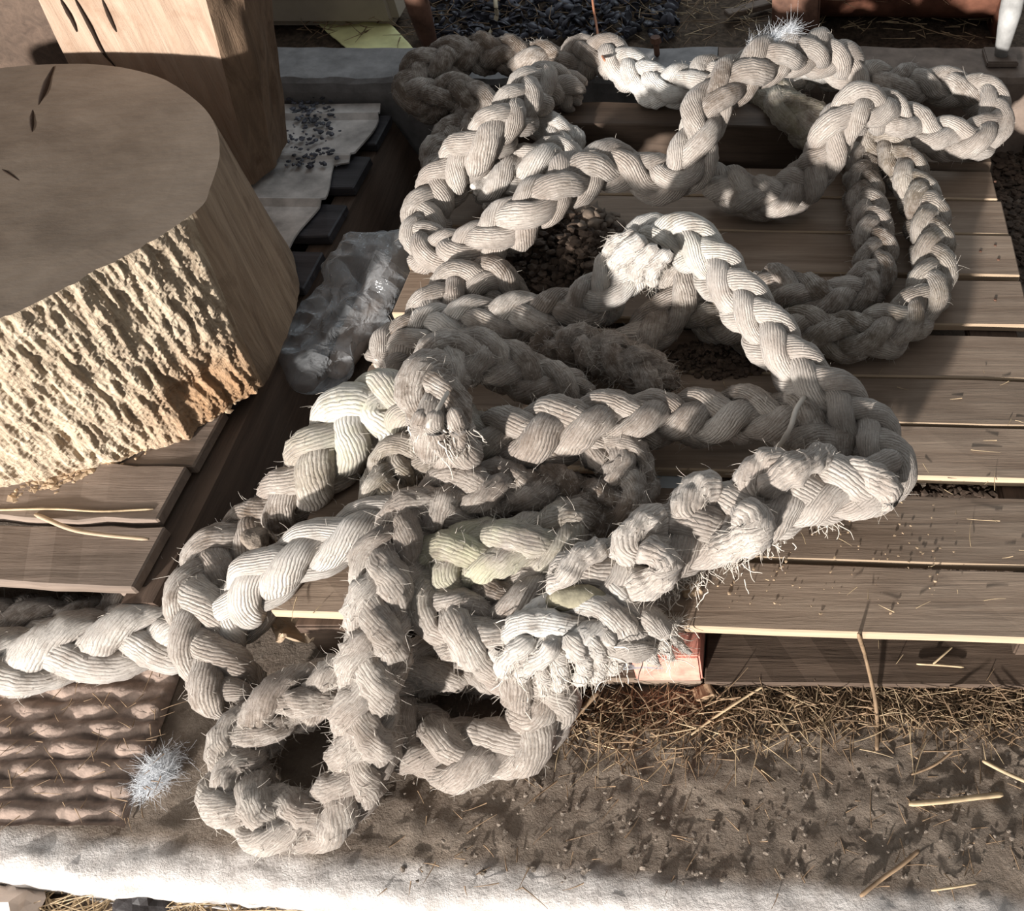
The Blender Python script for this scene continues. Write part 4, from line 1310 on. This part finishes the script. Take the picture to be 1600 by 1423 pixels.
# single sticks, straws and scraps
px_curve('straw_stalk', [(1420, 1256, .006), (1470, 1252, .007), (1520, 1246, .008), (1567, 1241, .006)], .0042, 'straw', 'thick pale straw stalk lying alone on the slab at right', 'straw', 6, .6)
px_curve('twig', [(1341, 990, .15), (1352, 1025, .06), (1366, 1085, .03), (1371, 1130, .01), (1370, 1172, .006)], .0032, 'strawdark', 'thin brown twig leaning on the front board', 'twig')
px_curve('straw_stalk', [(1080, 1148, .012), (1120, 1118, .016), (1160, 1092, .018), (1192, 1072, .02)], .0022, 'straw', 'long straw leaning from the floor to the pallet front', 'straw')
px_curve('straw_stalk', [(1432, 1037, .0255), (1470, 1039, .026), (1506, 1042, .0255)], .0018, 'straw', 'pale straw lying level on the dark bottom board', 'straw')
px_curve('straw_stalk', [(1458, 1037, .027), (1475, 1022, .030), (1488, 1010, .028)], .0018, 'straw', 'short straw crossing the level one on the dark bottom board', 'straw')
px_curve('straw_stalk', [(1344, 1400, .006), (1375, 1375, .008), (1410, 1350, .008), (1436, 1328, .006)], .003, 'strawdark', 'brown stalk near the slab edge at lower right', 'stalk')
px_curve('straw_stalk', [(1455, 1391, .006), (1490, 1386, .006), (1526, 1380, .006)], .0016, 'straw', 'thin straw by the slab edge, right of the brown stalk', 'straw')
px_curve('straw_stalk', [(1424, 1210, .006), (1460, 1195, .007), (1490, 1172, .008)], .002, 'strawdark', 'bent stalk behind the thick straw stalk', 'stalk')
px_curve('straw_stalk', [(1535, 1188, .008), (1570, 1206, .01), (1610, 1224, .008)], .003, 'straw', 'brown stalk running off at the right side of the slab', 'stalk')
px_curve('straw_stalk', [(880, 1140, .01), (905, 1112, .02), (935, 1080, .03)], .0045, 'strawdark', 'flat brown stalk leaning by the floor loop of rope', 'stalk', 6, .5)
px_curve('straw_stalk', [(-20, 797, .147), (80, 795, .15), (160, 799, .149), (240, 795, .148)], .0018, 'straw', 'long pale straw stretched over the broken board', 'straw')
px_curve('splinter', [(55, 803, .148), (110, 826, .154), (160, 835, .156), (232, 842, .153)], .004, 'rawwood', 'pale splinter along the split board edge', 'splinter', 6, .6)
put('plastic_strip', plank_mesh('plastic_strip', at(1003, 766, .125), at(1068, 764, .125), .035, .118, .1225, nx=4), M['bluestrip'], None, 'pale blue strip showing in the board gap', 'strip')
def scrap(name, c, z, amp, seed, n=16, th=.003):
    V = []
    p = [at(*q, z) for q in c]
    for i in range(n):
        for j in range(n):
            f, g = i / (n - 1), j / (n - 1)
            V.append((p[0] * (1 - g) + p[1] * g) * (1 - f) + (p[3] * (1 - g) + p[2] * g) * f)
    V = np.array(V)
    V[:, 2] += amp * (noise(V, 45, seed) + .5 * noise(V, 90, seed + 1)) + amp
    i = np.arange(n - 1)[:, None] * n + np.arange(n - 1)[None, :]
    return mesh_np(name, V, np.stack([i, i + n, i + 1 + n, i + 1], -1).reshape(-1, 4), False)
o = put('plastic_scrap', scrap('plastic_scrap', [(985, 1002), (1040, 1012), (1036, 1050), (975, 1052)], .055, .01, 3), M['greyfilm'], None, 'crumpled grey plastic scrap beside the red painted block', 'scrap')
o.modifiers.new('thick', 'SOLIDIFY').thickness = .002
o = put('wood_scrap', scrap('wood_scrap', [(425, 955), (520, 958), (500, 1000), (440, 1012)], .07, .014, 6), M['rawwood'], None, 'pale splintered wood under the front board at left', 'scrap')
o.modifiers.new('thick', 'SOLIDIFY').thickness = .006
put('wood_chip', plank_mesh('wood_chip', at(1068, 935, .145), at(1098, 928, .145), .018, .141, .152, rag=.004, nx=5), M['chip'], None, 'brown wood chip by the corner of the front board', 'chip')
put('wood_chip', plank_mesh('wood_chip', at(1088, 1100, .01), at(1118, 1090, .01), .022, .003, .018, rag=.004, nx=5), M['strawdark'], None, 'weathered wood chip in the straw below the red painted block', 'chip')
lump_p = np.array([at(400, 842, .15)])
def clod(p, r, seed):
    bm = bmesh.new(); bmesh.ops.create_icosphere(bm, subdivisions=3, radius=r)
    V = np.array([v.co[:] for v in bm.verts]); Fb = np.array([[v.index for v in f.verts] for f in bm.faces]); bm.free()
    V = V * (1 + .35 * noise(V, 60, seed)[:, None]) + p
    return mesh_np('clod', V, Fb, False)
put('clod', clod(at(398, 843, .16), .017, 3), M['stone'], None, 'grey crumbly clod stuck on the rope beside the stump', 'clod')
put('clod', clod(at(225, 1400, -.10), .035, 5), plain('black_clod', (.03, .026, .026), .6, .4, 30, .003), None, 'black lump in the straw below the slab edge', 'clod')
put('stone', clod(at(15, 1420, -.10), .04, 8), plain('pale_stone', (.55, .47, .41), .85, .15, 20, .002), None, 'pale stone in the straw at the bottom left', 'stone')
